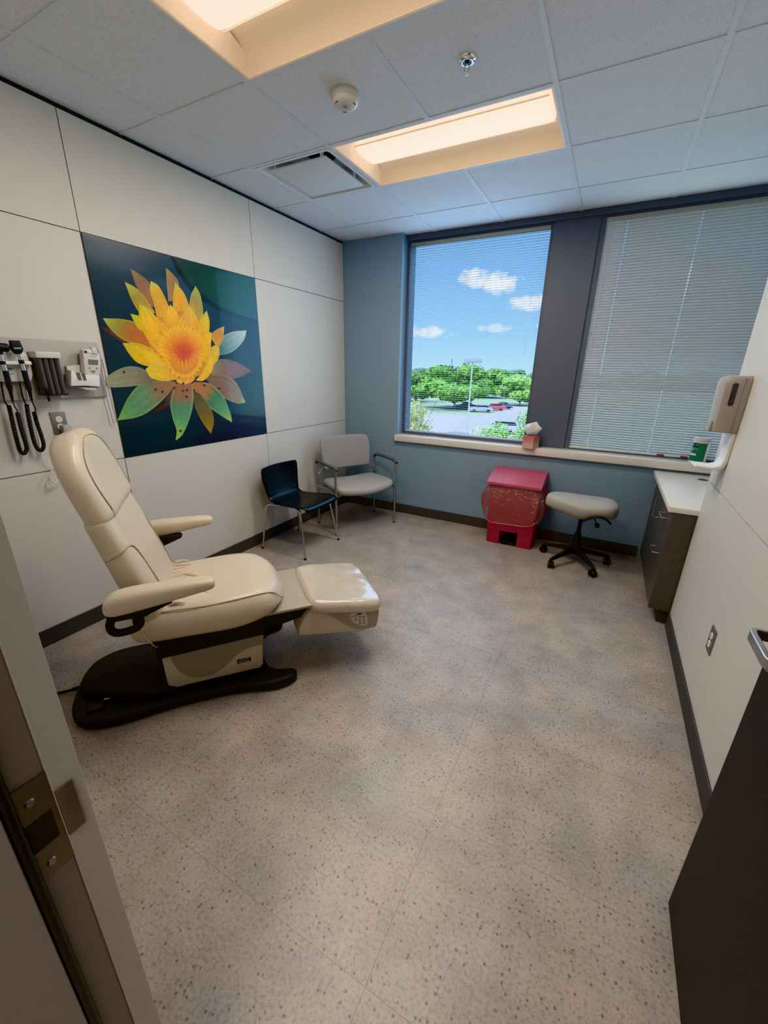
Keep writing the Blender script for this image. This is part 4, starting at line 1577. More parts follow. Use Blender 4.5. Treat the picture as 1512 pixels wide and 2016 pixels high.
# wipes canister
WC = thing('wipes_canister', 'white and green wipes canister standing on the window sill', 'canister', (3.318, 3.572, 0.876), 0)
M().lathe([(0.053, 0.0), (0.056, 0.003), (0.0555, 0.012), (0.0545, 0.016), (0.0545, 0.168), (0.0555, 0.172)], n=36).build('tub', m_white, WC)
M().lathe([(0.0575, 0.168), (0.0575, 0.186), (0.054, 0.198), (0.048, 0.202), (0.030, 0.203), (0.028, 0.199), (0.0001, 0.199)], n=36).build('lid', mat('grey_white_lid', (0.56, 0.55, 0.53), 0.45), WC)
LA0 = math.atan2(CAMP.y - 3.572, CAMP.x - 3.318) - 0.35      # label front faces into the room


def canband(r, z0, z1, a0, a1, m, name, parent, n=20):
    mb = M()
    mb.loft([[(r * math.cos(a0 + (a1 - a0) * k / n), r * math.sin(a0 + (a1 - a0) * k / n), z) for k in range(n + 1)] for z in (z0, z1)], closed=False, cap=False)
    return mb.build(name, m, parent)


lab = canband(0.0549, 0.018, 0.160, LA0 - 1.25, LA0 + 1.15, mat('green_label', (0.020, 0.17, 0.085), 0.4), 'label', WC)
canband(0.0551, 0.126, 0.160, LA0 - 1.2, LA0 + 0.1, mat('dark_green_label', (0.010, 0.055, 0.040), 0.4), 'brand_panel', lab)
canband(0.0552, 0.062, 0.076, LA0 - 1.2, LA0 + 0.05, m_white, 'pale_band', lab)


def can_text(body, size, a, z, m, nm):
    # bend lettering around the tub
    o = text(body, size, Matrix.Identity(4), m, lab, nm, 0.0001)
    for v in o.data.vertices:
        th = a + v.co.x / 0.0556
        zz = z + v.co.y
        rr = 0.0555 + v.co.z
        v.co = (rr * math.cos(th), rr * math.sin(th), zz)


can_text('U', 0.022, LA0 - 0.75, 0.143, m_white, 'lettering')
can_text('7A', 0.016, LA0 - 0.10, 0.145, m_white, 'lettering')
can_text('DISINFECTING', 0.0108, LA0 - 0.42, 0.113, m_white, 'lettering')
can_text('WIPES', 0.0108, LA0 - 0.72, 0.101, m_white, 'lettering')

# tissue box on the sill
tb_a = W(1048, 884.5, Z=0.876)
tb_l = W(1026.5, 878, Z=0.876)
dv = (tb_a - tb_l)
rzt = math.radians(-20)
side = 0.108
cx_, cy_ = tb_a.x, tb_a.y
TB = thing('tissue_box', 'coral to beige cube tissue box on the window sill', 'tissue box', (0, 0, 0.876), rzt)
cl = Vector((-side / 2, side / 2, 0))
cl.rotate(Matrix.Rotation(rzt, 3, 'Z'))
TB.location = (tb_a.x + cl.x, tb_a.y + cl.y, 0.876)
m_tis = bpy.data.materials.new('ombre_carton')
m_tis.use_nodes = True
nt = m_tis.node_tree
tc = nt.nodes.new('ShaderNodeTexCoord')
sp = nt.nodes.new('ShaderNodeSeparateXYZ')
nz = nt.nodes.new('ShaderNodeTexNoise')
nz.inputs['Scale'].default_value = 30
ma = nt.nodes.new('ShaderNodeMath')
ma.operation = 'MULTIPLY_ADD'
ma.inputs[1].default_value = 0.018
rp = nt.nodes.new('ShaderNodeValToRGB')
e = rp.color_ramp.elements
e[0].position, e[0].color = 0.30, (0.60, 0.46, 0.36, 1)
e[1].position, e[1].color = 0.95, (0.55, 0.17, 0.17, 1)
x_ = e.new(0.6)
x_.color = (0.58, 0.28, 0.26, 1)
mr = nt.nodes.new('ShaderNodeMapRange')
mr.inputs['From Max'].default_value = 0.116
nt.links.new(tc.outputs['Object'], sp.inputs[0])
nt.links.new(tc.outputs['Object'], nz.inputs['Vector'])
nt.links.new(nz.outputs['Fac'], ma.inputs[0])
nt.links.new(sp.outputs['Z'], ma.inputs[2])
nt.links.new(ma.outputs[0], mr.inputs['Value'])
nt.links.new(mr.outputs['Result'], rp.inputs['Fac'])
nt.links.new(rp.outputs['Color'], nt.nodes['Principled BSDF'].inputs['Base Color'])
nt.nodes['Principled BSDF'].inputs['Roughness'].default_value = 0.5
M().bbox(-side / 2, side / 2, -side / 2, side / 2, 0, 0.112, 0.0015, 1).build('carton', m_tis, TB)
mb = M()
mb.lathe([(0.038, 0.1122), (0.0001, 0.1122)], n=24, cap=False)
mb.build('opening', m_gap, TB)
mb = M()
ti = [[(-0.036, -0.006, 0.108), (-0.012, -0.014, 0.108), (0.010, -0.006, 0.108), (0.032, 0.004, 0.108)],
      [(-0.046, -0.008, 0.145), (-0.014, -0.024, 0.145), (0.012, -0.004, 0.150), (0.045, 0.006, 0.150)],
      [(-0.058, -0.006, 0.185), (-0.010, -0.030, 0.180), (0.016, -0.004, 0.182), (0.060, 0.006, 0.178)],
      [(-0.030, -0.002, 0.203), (-0.004, -0.018, 0.206), (0.020, 0.0, 0.207), (0.040, 0.004, 0.195)],
      [(0.010, 0.002, 0.222), (0.014, -0.002, 0.224), (0.018, 0.002, 0.225), (0.022, 0.004, 0.222)]]
ti = [[(x * (1.0 if z < 0.11 else 1.5), y, 0.108 + (z - 0.108) * 1.12) for x, y, z in r] for r in ti]
mb.loft(ti, closed=False, cap=False)
tis = mb.build('tissue', mat('white_tissue', (0.72, 0.70, 0.68), 0.9), TB, solid=0.0008, angle=20)

# ------------------------------------------------------------------ blinds
PITCH, SW = 0.0205, 0.025


def blind(label, x0, x1, tilt, ladders, wand_x, holes=False):
    t = thing('window_blind', label, 'window blind', ((x0 + x1) / 2, 3.668, 2.676), 0, 'white metal mini blinds')
    hx = (x1 - x0) / 2
    M().bbox(-hx, hx, -0.016, 0.016, -0.030, 0.0, 0.002).build('headrail', mat('grey_headrail', (0.42, 0.42, 0.40), 0.5), t)
    mb = M()
    z = -0.040
    zend = (0.904 if holes else 0.922) - 2.676
    ct, st_ = math.cos(tilt), math.sin(tilt)
    segs = [(-hx + 0.003, hx - 0.003)]
    if holes:
        segs = []
        a = -hx + 0.003
        for lx in ladders:
            segs.append((a, lx - 0.0035))
            a = lx + 0.0035
        segs.append((a, hx - 0.003))
    while z > zend:
        for a, b in segs:
            row = []
            for q, c in ((-0.5, 0.0), (-0.2, 0.0016), (0.2, 0.0016), (0.5, 0.0)):
                y, zz = q * SW, c
                row.append((y * ct - zz * st_, y * st_ + zz * ct + z))
            mb.loft([[(a, y, zz) for y, zz in row], [(b, y, zz) for y, zz in row]], cap=False, closed=False)
        if holes:
            for lx in ladders:
                for sgn in (-1, 1):
                    e_ = 0.5 * SW * 0.62
                    y, zz = sgn * (0.5 * SW - 0.0042), 0.0
                    ya, yb2 = sorted((y - 0.0042, y + 0.0042))
                    mb.quad(*[(xx, yy * ct, yy * st_ + z) for xx, yy in ((lx - 0.0035, ya), (lx + 0.0035, ya), (lx + 0.0035, yb2), (lx - 0.0035, yb2))])
        z -= PITCH
    mb.build('slats', m_slat, t, angle=60, recalc=False)
    M().bbox(-hx + 0.002, hx - 0.002, -0.012, 0.012, zend - 0.016, zend - 0.001, 0.002).build('bottom_rail', m_slat, t)
    for lx in ladders:
        mb = M()
        for y in (-0.0128, 0.0128):
            mb.box(lx - 0.0007, lx + 0.0007, y * max(ct, 0.3) - 0.0006, y * max(ct, 0.3) + 0.0006, zend - 0.003, -0.03)
        mb.build('ladder_cord', m_slat, t, smooth=False)
    M().tube([(wand_x, -0.020, -0.02), (wand_x, -0.022, -0.06), (wand_x, -0.022, -1.0)], 0.0028, 6).build('tilt_wand', film_material('clear_wand', (0.9, 0.92, 0.93), 0.5, 0.0) if 'clear_wand' not in bpy.data.materials else bpy.data.materials['clear_wand'], t)
    return t


blind('open white slatted blind in front of the car park view', 0.698, 1.957, math.radians(-2), [-0.50, -0.08, 0.40], 0.54)
b2_ = blind('closed white slatted blind in the window above the worktop', 2.345, 3.585, math.radians(-52), [-0.45, 0.02, 0.50], -0.56, True)
for u, v in ((1299.5, 896.5), (1346, 901)):
    p = W(u, v, Y=3.655)
    M().bbox(-0.024, 0.024, -0.004, 0.004, -0.007, 0.007, 0.001).build('red_tag', mat('rust_red_tag', (0.26, 0.055, 0.030), 0.6), b2_).location = (p.x - b2_.location.x, p.y - b2_.location.y, 0.904 - 2.676 - 0.006)

# ------------------------------------------------------------------ flower print
AP = thing('flower_picture', 'large square photo print of a yellow water lily on the cream wall', 'wall art', (0.0, (YA + YB) / 2, (HPB + HPT) / 2))
AC = Vector(AP.location)


def art(cx, cy, lay):
    p = W(140 + cx / 3.78, 440 + cy / 3.78, X=0.006)
    return Vector((0.0062 + lay, p.y, p.z)) - AC


def c8(r, g, b):
    return Vector(hexc(r, g, b))


class Paint:
    def __init__(s):
        s.bm = bmesh.new()
        s.col = s.bm.loops.layers.float_color.new('col')

    def grid(s, rows, cols):
        V = [[s.bm.verts.new(p) for p in r] for r in rows]
        for i in range(len(V) - 1):
            for j in range(len(V[0]) - 1):
                idx = ((i, j), (i, j + 1), (i + 1, j + 1), (i + 1, j))
                try:
                    f = s.bm.faces.new([V[a][b] for a, b in idx])
                except ValueError:
                    continue
                for lp_, (a, b) in zip(f.loops, idx):
                    lp_[s.col] = (*cols[a][b], 1)

    def build(s, name, m, parent):
        me = bpy.data.meshes.new(name)
        for f in s.bm.faces:
            f.smooth = True
            f.normal_update()
            if f.normal.x < 0:
                f.normal_flip()
        s.bm.to_mesh(me)
        s.bm.free()
        me.materials.append(m)
        o = bpy.data.objects.new(name, me)
        COL.objects.link(o)
        o.parent = parent
        return o


def resample(pts, n):
    P = catmull([(a, b, 0) for a, b in pts], 8)
    L_ = [0]
    for a, b in zip(P, P[1:]):
        L_.append(L_[-1] + (b - a).length)
    out = []
    k = 0
    for i in range(n):
        d = L_[-1] * i / (n - 1)
        while k < len(L_) - 2 and L_[k + 1] < d:
            k += 1
        t = 0 if L_[k + 1] == L_[k] else (d - L_[k]) / (L_[k + 1] - L_[k])
        out.append(P[k].lerp(P[k + 1], min(1, max(0, t))))
    return out


def ramp(stops, t):
    for (a, ca), (b, cb) in zip(stops, stops[1:]):
        if t <= b:
            return ca.lerp(cb, min(1, max(0, (t - a) / (b - a))))
    return stops[-1][1]


PT = Paint()
LAY = [0.0]


def petal(left, right, stops, rim=0.0, rimcol=None, vein=0.10, n=18, m_=9):
    """left and right outlines run from the base to the tip, in the print's picture coordinates"""
    LAY[0] += 0.00006
    A, B = resample(left, n), resample(right, n)
    st = [(t, c8(*c)) for t, c in stops]
    rows, cols = [], []
    for i in range(n):
        t = i / (n - 1)
        r, c = [], []
        for j in range(m_):
            u = j / (m_ - 1)
            p = A[i].lerp(B[i], u)
            r.append(art(p.x, p.y, LAY[0]))
            col = ramp(st, t)
            e = abs(2 * u - 1)
            k = 1 + vein * (noise.noise(Vector((u * 9, t * 3, LAY[0] * 9e4))) + 0.5 * math.sin(u * 34)) - 0.16 * (e if u < 0.5 else e * 0.55) ** 2
            col = col * k
            if rim and (e > 0.76 or t > 0.97):
                col = col.lerp(c8(*(rimcol or (235, 225, 120))), rim)
            c.append([max(0, x) for x in col])
        rows.append(r)
        cols.append(c)
    PT.grid(rows, cols)


# printed background
quad_ = [(40, 62), (1366, 408), (1452, 1560), (432, 1738)]
ym0, ym1, zm0, zm1 = YA + 0.003, YB - 0.003, HPB + 0.003, HPT - 0.003
NB = 40
rows, cols = [], []
for i in range(NB + 1):
    r, c = [], []
    for j in range(NB + 1):
        fy, fz = j / NB, i / NB
        y, z = ym0 + (ym1 - ym0) * fy, zm0 + (zm1 - zm0) * fz
        r.append(Vector((0.0062, y, z)) - AC)
        col = c8(16, 38, 48)
        up = max(0.0, fz - 0.35) / 0.65
        col = col.lerp(c8(30, 62, 82), up * 0.85)
        streak = noise.noise(Vector((fy * 2.2 + fz * 3.0, fz * 1.3 - fy * 1.6, 1.7)))
        col = col * (1 + 0.42 * streak)
        ripple = math.exp(-((fz - 0.93 + 0.52 * fy * fy) / 0.045) ** 2)
        col = col.lerp(c8(62, 92, 110), 0.45 * ripple * max(0, 1 - fy * 1.3))
        # violet pad at the bottom
        v_ = math.exp(-(((fy - 0.80) / 0.17) ** 2 + ((fz - 0.06) / 0.11) ** 2))
        col = col.lerp(c8(44, 40, 74), 0.75 * v_)
        g_ = math.exp(-(((fy - 0.97) / 0.16) ** 2 + ((fz - 0.30) / 0.16) ** 2))
        col = col.lerp(c8(38, 66, 66), 0.6 * g_)
        c.append([max(0, q_) for q_ in col])
    rows.append(r)
    cols.append(c)
BG = Paint()
BG.grid(rows, cols)
m_print = vcol_material('gloss_photo_print', 0.28, 0.55)
M().bbox(0.0004, 0.006, YA + 0.0025, YB - 0.0025, HPB + 0.0025, HPT - 0.0025, 0.001, 1).build('panel', m_gap, AP).matrix_parent_inverse = Matrix.Translation(-AC)
BG.build('printed_water', m_print, AP)
petal([(735, 250), (790, 360), (880, 490), (1010, 600), (1190, 690), (1385, 745)], [(775, 262), (835, 370), (935, 490), (1060, 585), (1215, 655), (1385, 715)], [(0, (14, 26, 32)), (0.6, (16, 30, 38)), (1, (24, 46, 62))], 0, None, 0.05, 20, 5)
petal([(768, 258), (832, 370), (930, 490), (1060, 588), (1200, 660), (1385, 720)], [(768, 258), (1000, 318), (1200, 370), (1340, 407), (1364, 414), (1367, 440), (1376, 580), (1385, 720)], [(0, (30, 62, 52)), (0.35, (26, 66, 44)), (0.7, (34, 78, 56)), (1, (40, 76, 84))], 0, None, 0.12, 22, 12)
br = [(0, (110, 66, 50)), (1, (88, 52, 46))]
petal([(400, 895), (300, 835), (215, 765)], [(425, 870), (330, 805), (215, 758)], br)
petal([(560, 600), (490, 480), (440, 338)], [(622, 625), (585, 450), (505, 375), (440, 338)], [(0, (170, 112, 60)), (0.6, (150, 108, 82)), (1, (158, 140, 84))])
petal([(725, 580), (712, 450), (704, 328)], [(795, 570), (800, 450), (765, 385), (704, 328)], [(0, (190, 130, 60)), (0.6, (160, 124, 80)), (1, (176, 165, 90))], 0.3, (215, 205, 120))
petal([(868, 620), (872, 580), (893, 535)], [(905, 625), (905, 580), (893, 535)], br)
petal([(1085, 950), (1120, 850), (1200, 806), (1305, 796)], [(1085, 985), (1200, 955), (1282, 872), (1305, 796)], [(0, (70, 108, 112)), (0.5, (128, 158, 154)), (1, (196, 214, 196))], 0.25, (210, 225, 200))
petal([(1040, 1050), (1110, 1008), (1230, 1030), (1345, 1097)], [(1020, 1115), (1150, 1160), (1260, 1142), (1345, 1097)], [(0, (150, 150, 120)), (0.35, (140, 108, 96)), (1, (116, 72, 76))])
petal([(985, 1135), (1120, 1125), (1225, 1180), (1298, 1332)], [(1020, 1180), (1110, 1280), (1230, 1338), (1298, 1332)], [(0, (128, 98, 70)), (0.5, (146, 112, 92)), (0.85, (140, 132, 90)), (1, (180, 192, 110))], 0.35, (168, 186, 110))
petal([(910, 1180), (1040, 1195), (1135, 1290), (1188, 1420), (1196, 1480)], [(905, 1215), (985, 1335), (1065, 1395), (1140, 1446), (1196, 1480)], [(0, (186, 108, 52)), (0.28, (176, 118, 66)), (0.45, (74, 132, 92)), (0.75, (104, 168, 116)), (1, (176, 206, 110))], 0.4, (178, 208, 120))
petal([(905, 1240), (928, 1380), (980, 1485), (1040, 1566)], [(960, 1270), (1040, 1380), (1062, 1475), (1040, 1566)], [(0, (84, 68, 36)), (0.5, (120, 104, 46)), (1, (170, 142, 62))], 0.3, (170, 150, 70))
petal([(745, 1220), (690, 1325), (600, 1398)], [(770, 1260), (705, 1375), (612, 1406)], [(0, (92, 58, 46)), (1, (70, 44, 40))])
petal([(705, 1300), (715, 1345), (735, 1372)], [(765, 1230), (760, 1310), (735, 1372)], [(0, (96, 62, 50)), (1, (70, 48, 42))])
petal([(770, 1190), (738, 1330), (755, 1450), (784, 1540), (776, 1616)], [(908, 1190), (908, 1330), (882, 1450), (830, 1570), (776, 1616)], [(0, (168, 104, 60)), (0.25, (150, 110, 76)), (0.38, (96, 140, 104)), (0.6, (100, 166, 120)), (0.85, (152, 196, 106)), (1, (180, 208, 90))], 0.35, (176, 212, 110))
petal([(775, 1175), (600, 1168), (505, 1200), (420, 1300), (342, 1467)], [(775, 1205), (660, 1335), (520, 1432), (342, 1467)], [(0, (166, 108, 66)), (0.28, (152, 118, 84)), (0.42, (120, 150, 112)), (0.7, (104, 158, 116)), (1, (128, 190, 92))], 0.35, (160, 196, 120))
petal([(620, 1130), (500, 1068), (385, 1072), (272, 1135), (262, 1170)], [(610, 1188), (480, 1208), (370, 1218), (275, 1216), (262, 1170)], [(0, (126, 110, 92)), (0.4, (146, 142, 120)), (1, (160, 168, 132))], 0.2, (176, 186, 150))
petal([(620, 880), (520, 760), (400, 714), (235, 705)], [(590, 918), (480, 900), (380, 862), (290, 785), (235, 705)], [(0, (206, 112, 50)), (0.45, (186, 118, 62)), (0.7, (152, 150, 66)), (1, (196, 190, 96))], 0.35, (206, 200, 110))
# outer yellow petals
blob = catmull([(x, y, 0) for x, y in [(575, 880), (585, 760), (640, 690), (730, 640), (800, 660), (880, 640), (955, 700), (1015, 830), (1045, 950), (1015, 1070), (920, 1145), (760, 1120), (640, 1030)]], 4, True)
LAY[0] += 0.00006
bc = Vector((815, 890, 0))
rows, cols = [], []
for t, cc in ((0.0, c8(236, 150, 30)), (0.6, c8(236, 150, 30)), (1.0, c8(214, 140, 44))):
    rows.append([art(q.x, q.y, LAY[0]) for q in (bc.lerp(p, t) for p in blob + [blob[0]])])
    cols.append([cc for _ in range(len(blob) + 1)])
PT.grid(rows, cols)
petal([(520, 690), (450, 570), (397, 434)], [(625, 665), (545, 545), (475, 475), (397, 434)], [(0, (208, 160, 48)), (0.5, (168, 150, 66)), (1, (196, 200, 88))], 0.3, (214, 212, 96))
petal([(640, 720), (615, 600), (584, 500), (590, 428)], [(745, 660), (692, 540), (645, 460), (590, 428)], [(0, (238, 166, 32)), (0.6, (226, 172, 46)), (1, (206, 204, 84))], 0.35, (226, 216, 88))
petal([(760, 660), (756, 560), (772, 440)], [(890, 650), (840, 520), (772, 440)], [(0, (240, 166, 32)), (0.6, (232, 172, 48)), (1, (222, 206, 74))], 0.35, (232, 222, 84))
petal([(875, 640), (888, 540), (924, 464)], [(978, 730), (980, 640), (960, 530), (924, 464)], [(0, (196, 164, 66)), (0.5, (172, 152, 84)), (1, (186, 192, 90))], 0.4, (206, 210, 104))
petal([(925, 790), (960, 710), (1008, 648)], [(1022, 840), (1030, 740), (1020, 690), (1008, 648)], [(0, (240, 182, 40)), (1, (214, 204, 70))], 0.35, (228, 220, 88))
petal([(1030, 840), (1075, 792), (1138, 765)], [(1090, 930), (1130, 860), (1138, 765)], [(0, (228, 160, 50)), (0.6, (202, 140, 62)), (1, (214, 186, 96))], 0.3, (226, 196, 96))
petal([(545, 810), (490, 772), (438, 670)], [(570, 735), (505, 690), (438, 670)], [(0, (226, 190, 36)), (1, (190, 200, 60))], 0.3, (214, 212, 70))
petal([(610, 930), (520, 780), (502, 690), (508, 600)], [(740, 840), (650, 720), (580, 640), (508, 600)], [(0, (248, 176, 20)), (0.6, (244, 190, 26)), (1, (210, 204, 52))], 0.3, (234, 216, 60))
petal([(610, 935), (500, 890), (380, 890)], [(640, 1080), (500, 1040), (430, 970), (380, 890)], [(0, (246, 180, 22)), (0.5, (232, 186, 40)), (1, (186, 192, 56))], 0.3, (212, 208, 70))
petal([(990, 1010), (1040, 925), (1075, 905), (1102, 925)], [(1010, 1080), (1070, 1040), (1100, 990), (1102, 925)], [(0, (242, 180, 40)), (1, (226, 192, 62))], 0.3, (238, 214, 90))
petal([(690, 780), (688, 680), (738, 604)], [(815, 790), (790, 665), (738, 604)], [(0, (246, 158, 26)), (0.6, (246, 190, 30)), (1, (238, 200, 44))], 0.25, (246, 216, 70))
petal([(800, 760), (838, 660), (882, 610)], [(960, 800), (930, 690), (882, 610)], [(0, (246, 158, 34)), (0.6, (240, 184, 46)), (1, (228, 196, 62))], 0.25, (242, 216, 84))
petal([(930, 800), (985, 800), (1045, 812)], [(960, 1040), (1030, 960), (1045, 812)], [(0, (244, 158, 30)), (0.6, (244, 190, 40)), (1, (240, 200, 54))], 0.2, (246, 214, 80))
petal([(720, 1060), (640, 972), (524, 940)], [(725, 1090), (620, 1062), (555, 1010), (524, 940)], [(0, (244, 168, 30)), (0.5, (246, 196, 36)), (1, (238, 204, 56))], 0.3, (248, 220, 80))
petal([(775, 1120), (680, 1058), (600, 1050), (552, 1085)], [(780, 1162), (690, 1172), (595, 1150), (552, 1085)], [(0, (240, 160, 40)), (0.5, (240, 194, 40)), (1, (232, 208, 64))], 0.35, (250, 226, 90))

inner = [((706, 860), (660, 720)), ((760, 830), (742, 690)), ((820, 820), (815, 700)), ((880, 830), (890, 700)), ((930, 870), (955, 775)), ((960, 930), (1005, 860)), ((690, 930), (610, 820)), ((720, 990), (605, 900))]
for (bx, by), (tx, ty) in inner:
    d_ = Vector((tx - bx, ty - by))
    nrm = Vector((-d_.y, d_.x)).normalized() * 34
    petal([(bx - nrm.x * 0.8, by - nrm.y * 0.8), ((bx + tx) / 2 - nrm.x, (by + ty) / 2 - nrm.y), (tx, ty)], [(bx + nrm.x * 0.8, by + nrm.y * 0.8), ((bx + tx) / 2 + nrm.x, (by + ty) / 2 + nrm.y), (tx, ty)],
          [(0, (236, 128, 28)), (0.4, (244, 164, 28)), (1, (249, 196, 38))], 0.12, (250, 206, 70), 0.05, 10, 7)
# glowing heart of the flower: rings from orange red to yellow
heart = catmull([(x, y, 0) for x, y in [(660, 850), (715, 790), (780, 770), (860, 765), (935, 810), (985, 860), (1010, 940), (985, 1020), (930, 1105), (880, 1152), (800, 1148), (725, 1075), (675, 990), (645, 915)]], 5, True)
heart = [Vector((838, 965, 0)) + (p - Vector((838, 965, 0))) * (1.0 + (0.09 if k % 2 else -0.07)) for k, p in enumerate(heart)]
hc = Vector((838, 965, 0))
LAY[0] += 0.00006
rows, cols = [], []
hst = [(0.0, c8(206, 74, 34)), (0.3, c8(222, 92, 32)), (0.5, c8(238, 132, 26)), (0.75, c8(246, 168, 26)), (1.0, c8(248, 192, 34))]
for i in range(15):
    t = i / 14
    r, c = [], []
    for k, p in enumerate(heart + [heart[0]]):
        q = hc.lerp(p, t)
        r.append(art(q.x, q.y, LAY[0]))
        kk = 1 + 0.10 * noise.noise(Vector((k * 0.9, t * 2.5, 3))) + 0.05 * math.sin(k * 2.4)
        col = ramp(hst, t) * kk
        c.append([max(0, x) for x in col])
    rows.append(r)
    cols.append(c)
PT.grid(rows, cols)
# front cup petals and stamens
petal([(925, 1165), (965, 1120), (1005, 1040), (1050, 990)], [(912, 1165), (985, 1168), (1050, 1090), (1050, 990)], [(0, (242, 176, 40)), (0.5, (246, 192, 34)), (1, (248, 206, 60))], 0.3, (250, 222, 90))
petal([(775, 1145), (785, 1180), (835, 1198)], [(925, 1145), (895, 1182), (835, 1198)], [(0, (236, 150, 40)), (1, (246, 206, 60))], 0.35, (250, 224, 90))
for k in range(22):
    a = PI * (0.06 + 0.88 * k / 21)
    x0, y0 = 838 + 118 * math.cos(a) * 0.9, 1000 + 120 * math.sin(a)
    x1, y1 = 838 + 70 * math.cos(a) + 9 * math.sin(k * 2.1), 955 + 70 * math.sin(a) + 12 * math.sin(k * 3.7)
    petal([(x0 - 6, y0), (x1 - 3, y1)], [(x0 + 6, y0), (x1 + 3, y1)], [(0, (232, 140, 34)), (1, (244, 170, 44))], 0, None, 0.05, 4, 3)
for (x, y) in ((392, 1107), (626, 1236), (678, 1252), (766, 1222), (830, 1246), (862, 1240), (858, 1290), (812, 1543), (990, 1205), (1098, 1228), (832, 1190)):
    petal([(x - 6, y - 8), (x - 8, y), (x, y + 9)], [(x + 6, y - 8), (x + 8, y), (x, y + 9)], [(0, (60, 44, 34)), (1, (54, 40, 30))], 0, None, 0, 4, 3)
PT.build('printed_lily', m_print, AP)

# ------------------------------------------------------------------ outside: two storeys down, car park, trees, lamp post
GZ = -6.2
m_lawn = mat('mown_grass', (0.165, 0.205, 0.095), 0.95, var=0.35, scale=0.6)
m_asph = mat('sunlit_asphalt', (0.38, 0.35, 0.30), 0.9, var=0.12, scale=0.5)  # plain pale grey with random variation
m_conc = mat('pale_concrete', (0.60, 0.57, 0.52), 0.9, var=0.08, scale=0.7)


def ground_poly(name, pts, z, m, label, cat):
    mb = M()
    vs = [mb.bm.verts.new((p.x, p.y, z)) for p in (W(u, v, Z=z) if isinstance(v, (int, float)) and u < 5000 else None for u, v in pts)]
    mb.face(vs)
    bmesh.ops.recalc_face_normals(mb.bm, faces=mb.bm.faces)
    o = mb.build(name, m, smooth=False)
    for p in o.data.polygons:
        if p.normal.z < 0:
            p.flip()
    return tag(o, label, cat, kind='structure')


gp = M()
gp.quad((-420, 6, GZ - 0.05), (300, 6, GZ - 0.05), (300, 700, GZ - 0.05), (-420, 700, GZ - 0.05))
tag(gp.build('lawn', m_lawn, smooth=False), 'green lawn around the car park', 'grass', kind='structure')
ground_poly('car_park', [(1075, 803), (1030, 801), (985, 803), (930, 806), (870, 812), (800, 822), (760, 826), (740, 900), (1100, 900)], GZ - 0.02, m_asph, 'grey asphalt car park below the window', 'car park')
ground_poly('grass_island', [(840, 803), (880, 799), (965, 800), (992, 804), (975, 813), (925, 819), (870, 813)], GZ, m_lawn, 'strip of grass in front of the parked cars', 'grass')
ground_poly('concrete_path', [(932, 826), (958, 816), (974, 814), (970, 819), (945, 829), (925, 836)], GZ + 0.01, m_conc, 'pale concrete path beside the road', 'path')
ground_poly('concrete_apron', [(780, 824), (860, 818), (915, 822), (905, 838), (880, 856), (780, 880)], GZ + 0.005, m_conc, 'pale concrete area behind the bare branches', 'pavement')


def leaf_mat(name, c1, c2, sc):
    m = bpy.data.materials.new(name)
    m.use_nodes = True
    nt = m.node_tree
    b = nt.nodes['Principled BSDF']
    g_ = nt.nodes.new('ShaderNodeNewGeometry')
    n = nt.nodes.new('ShaderNodeTexNoise')
    n.inputs['Scale'].default_value = sc
    n.inputs['Detail'].default_value = 3
    mx = nt.nodes.new('ShaderNodeMix')
    mx.data_type = 'RGBA'
    mx.inputs['A'].default_value = (*c1, 1)
    mx.inputs['B'].default_value = (*c2, 1)
    r = nt.nodes.new('ShaderNodeMapRange')
    r.inputs['From Min'].default_value = 0.35
    r.inputs['From Max'].default_value = 0.65
    nt.links.new(g_.outputs['Position'], n.inputs['Vector'])
    nt.links.new(n.outputs['Fac'], r.inputs['Value'])
    nt.links.new(r.outputs['Result'], mx.inputs['Factor'])
    nt.links.new(mx.outputs['Result'], b.inputs['Base Color'])
    b.inputs['Roughness'].default_value = 0.8
    b.inputs['Specular IOR Level'].default_value = 0.1
    return m


L_green = leaf_mat('green_leaves', (0.07, 0.17, 0.025), (0.20, 0.36, 0.06), 0.8)
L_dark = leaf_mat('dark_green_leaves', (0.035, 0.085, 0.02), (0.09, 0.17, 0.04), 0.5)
L_yell = leaf_mat('yellow_green_leaves', (0.24, 0.27, 0.05), (0.48, 0.46, 0.10), 1.0)
L_lime = leaf_mat('lime_leaves', (0.15, 0.30, 0.05), (0.34, 0.52, 0.12), 1.0)
m_bark = mat('grey_brown_bark', (0.085, 0.065, 0.05), 0.9)


def top_z(base, v):
    """height of the point above base seen at picture row v"""
    lo, hi = base.z, base.z + 40
    for _ in range(40):
        mid = (lo + hi) / 2
        q = ROT @ (Vector((base.x, base.y, mid)) - CAMP)
        if 1008 + FPX * q.y / q.z > v:
            lo = mid
        else:
            hi = mid
    return lo


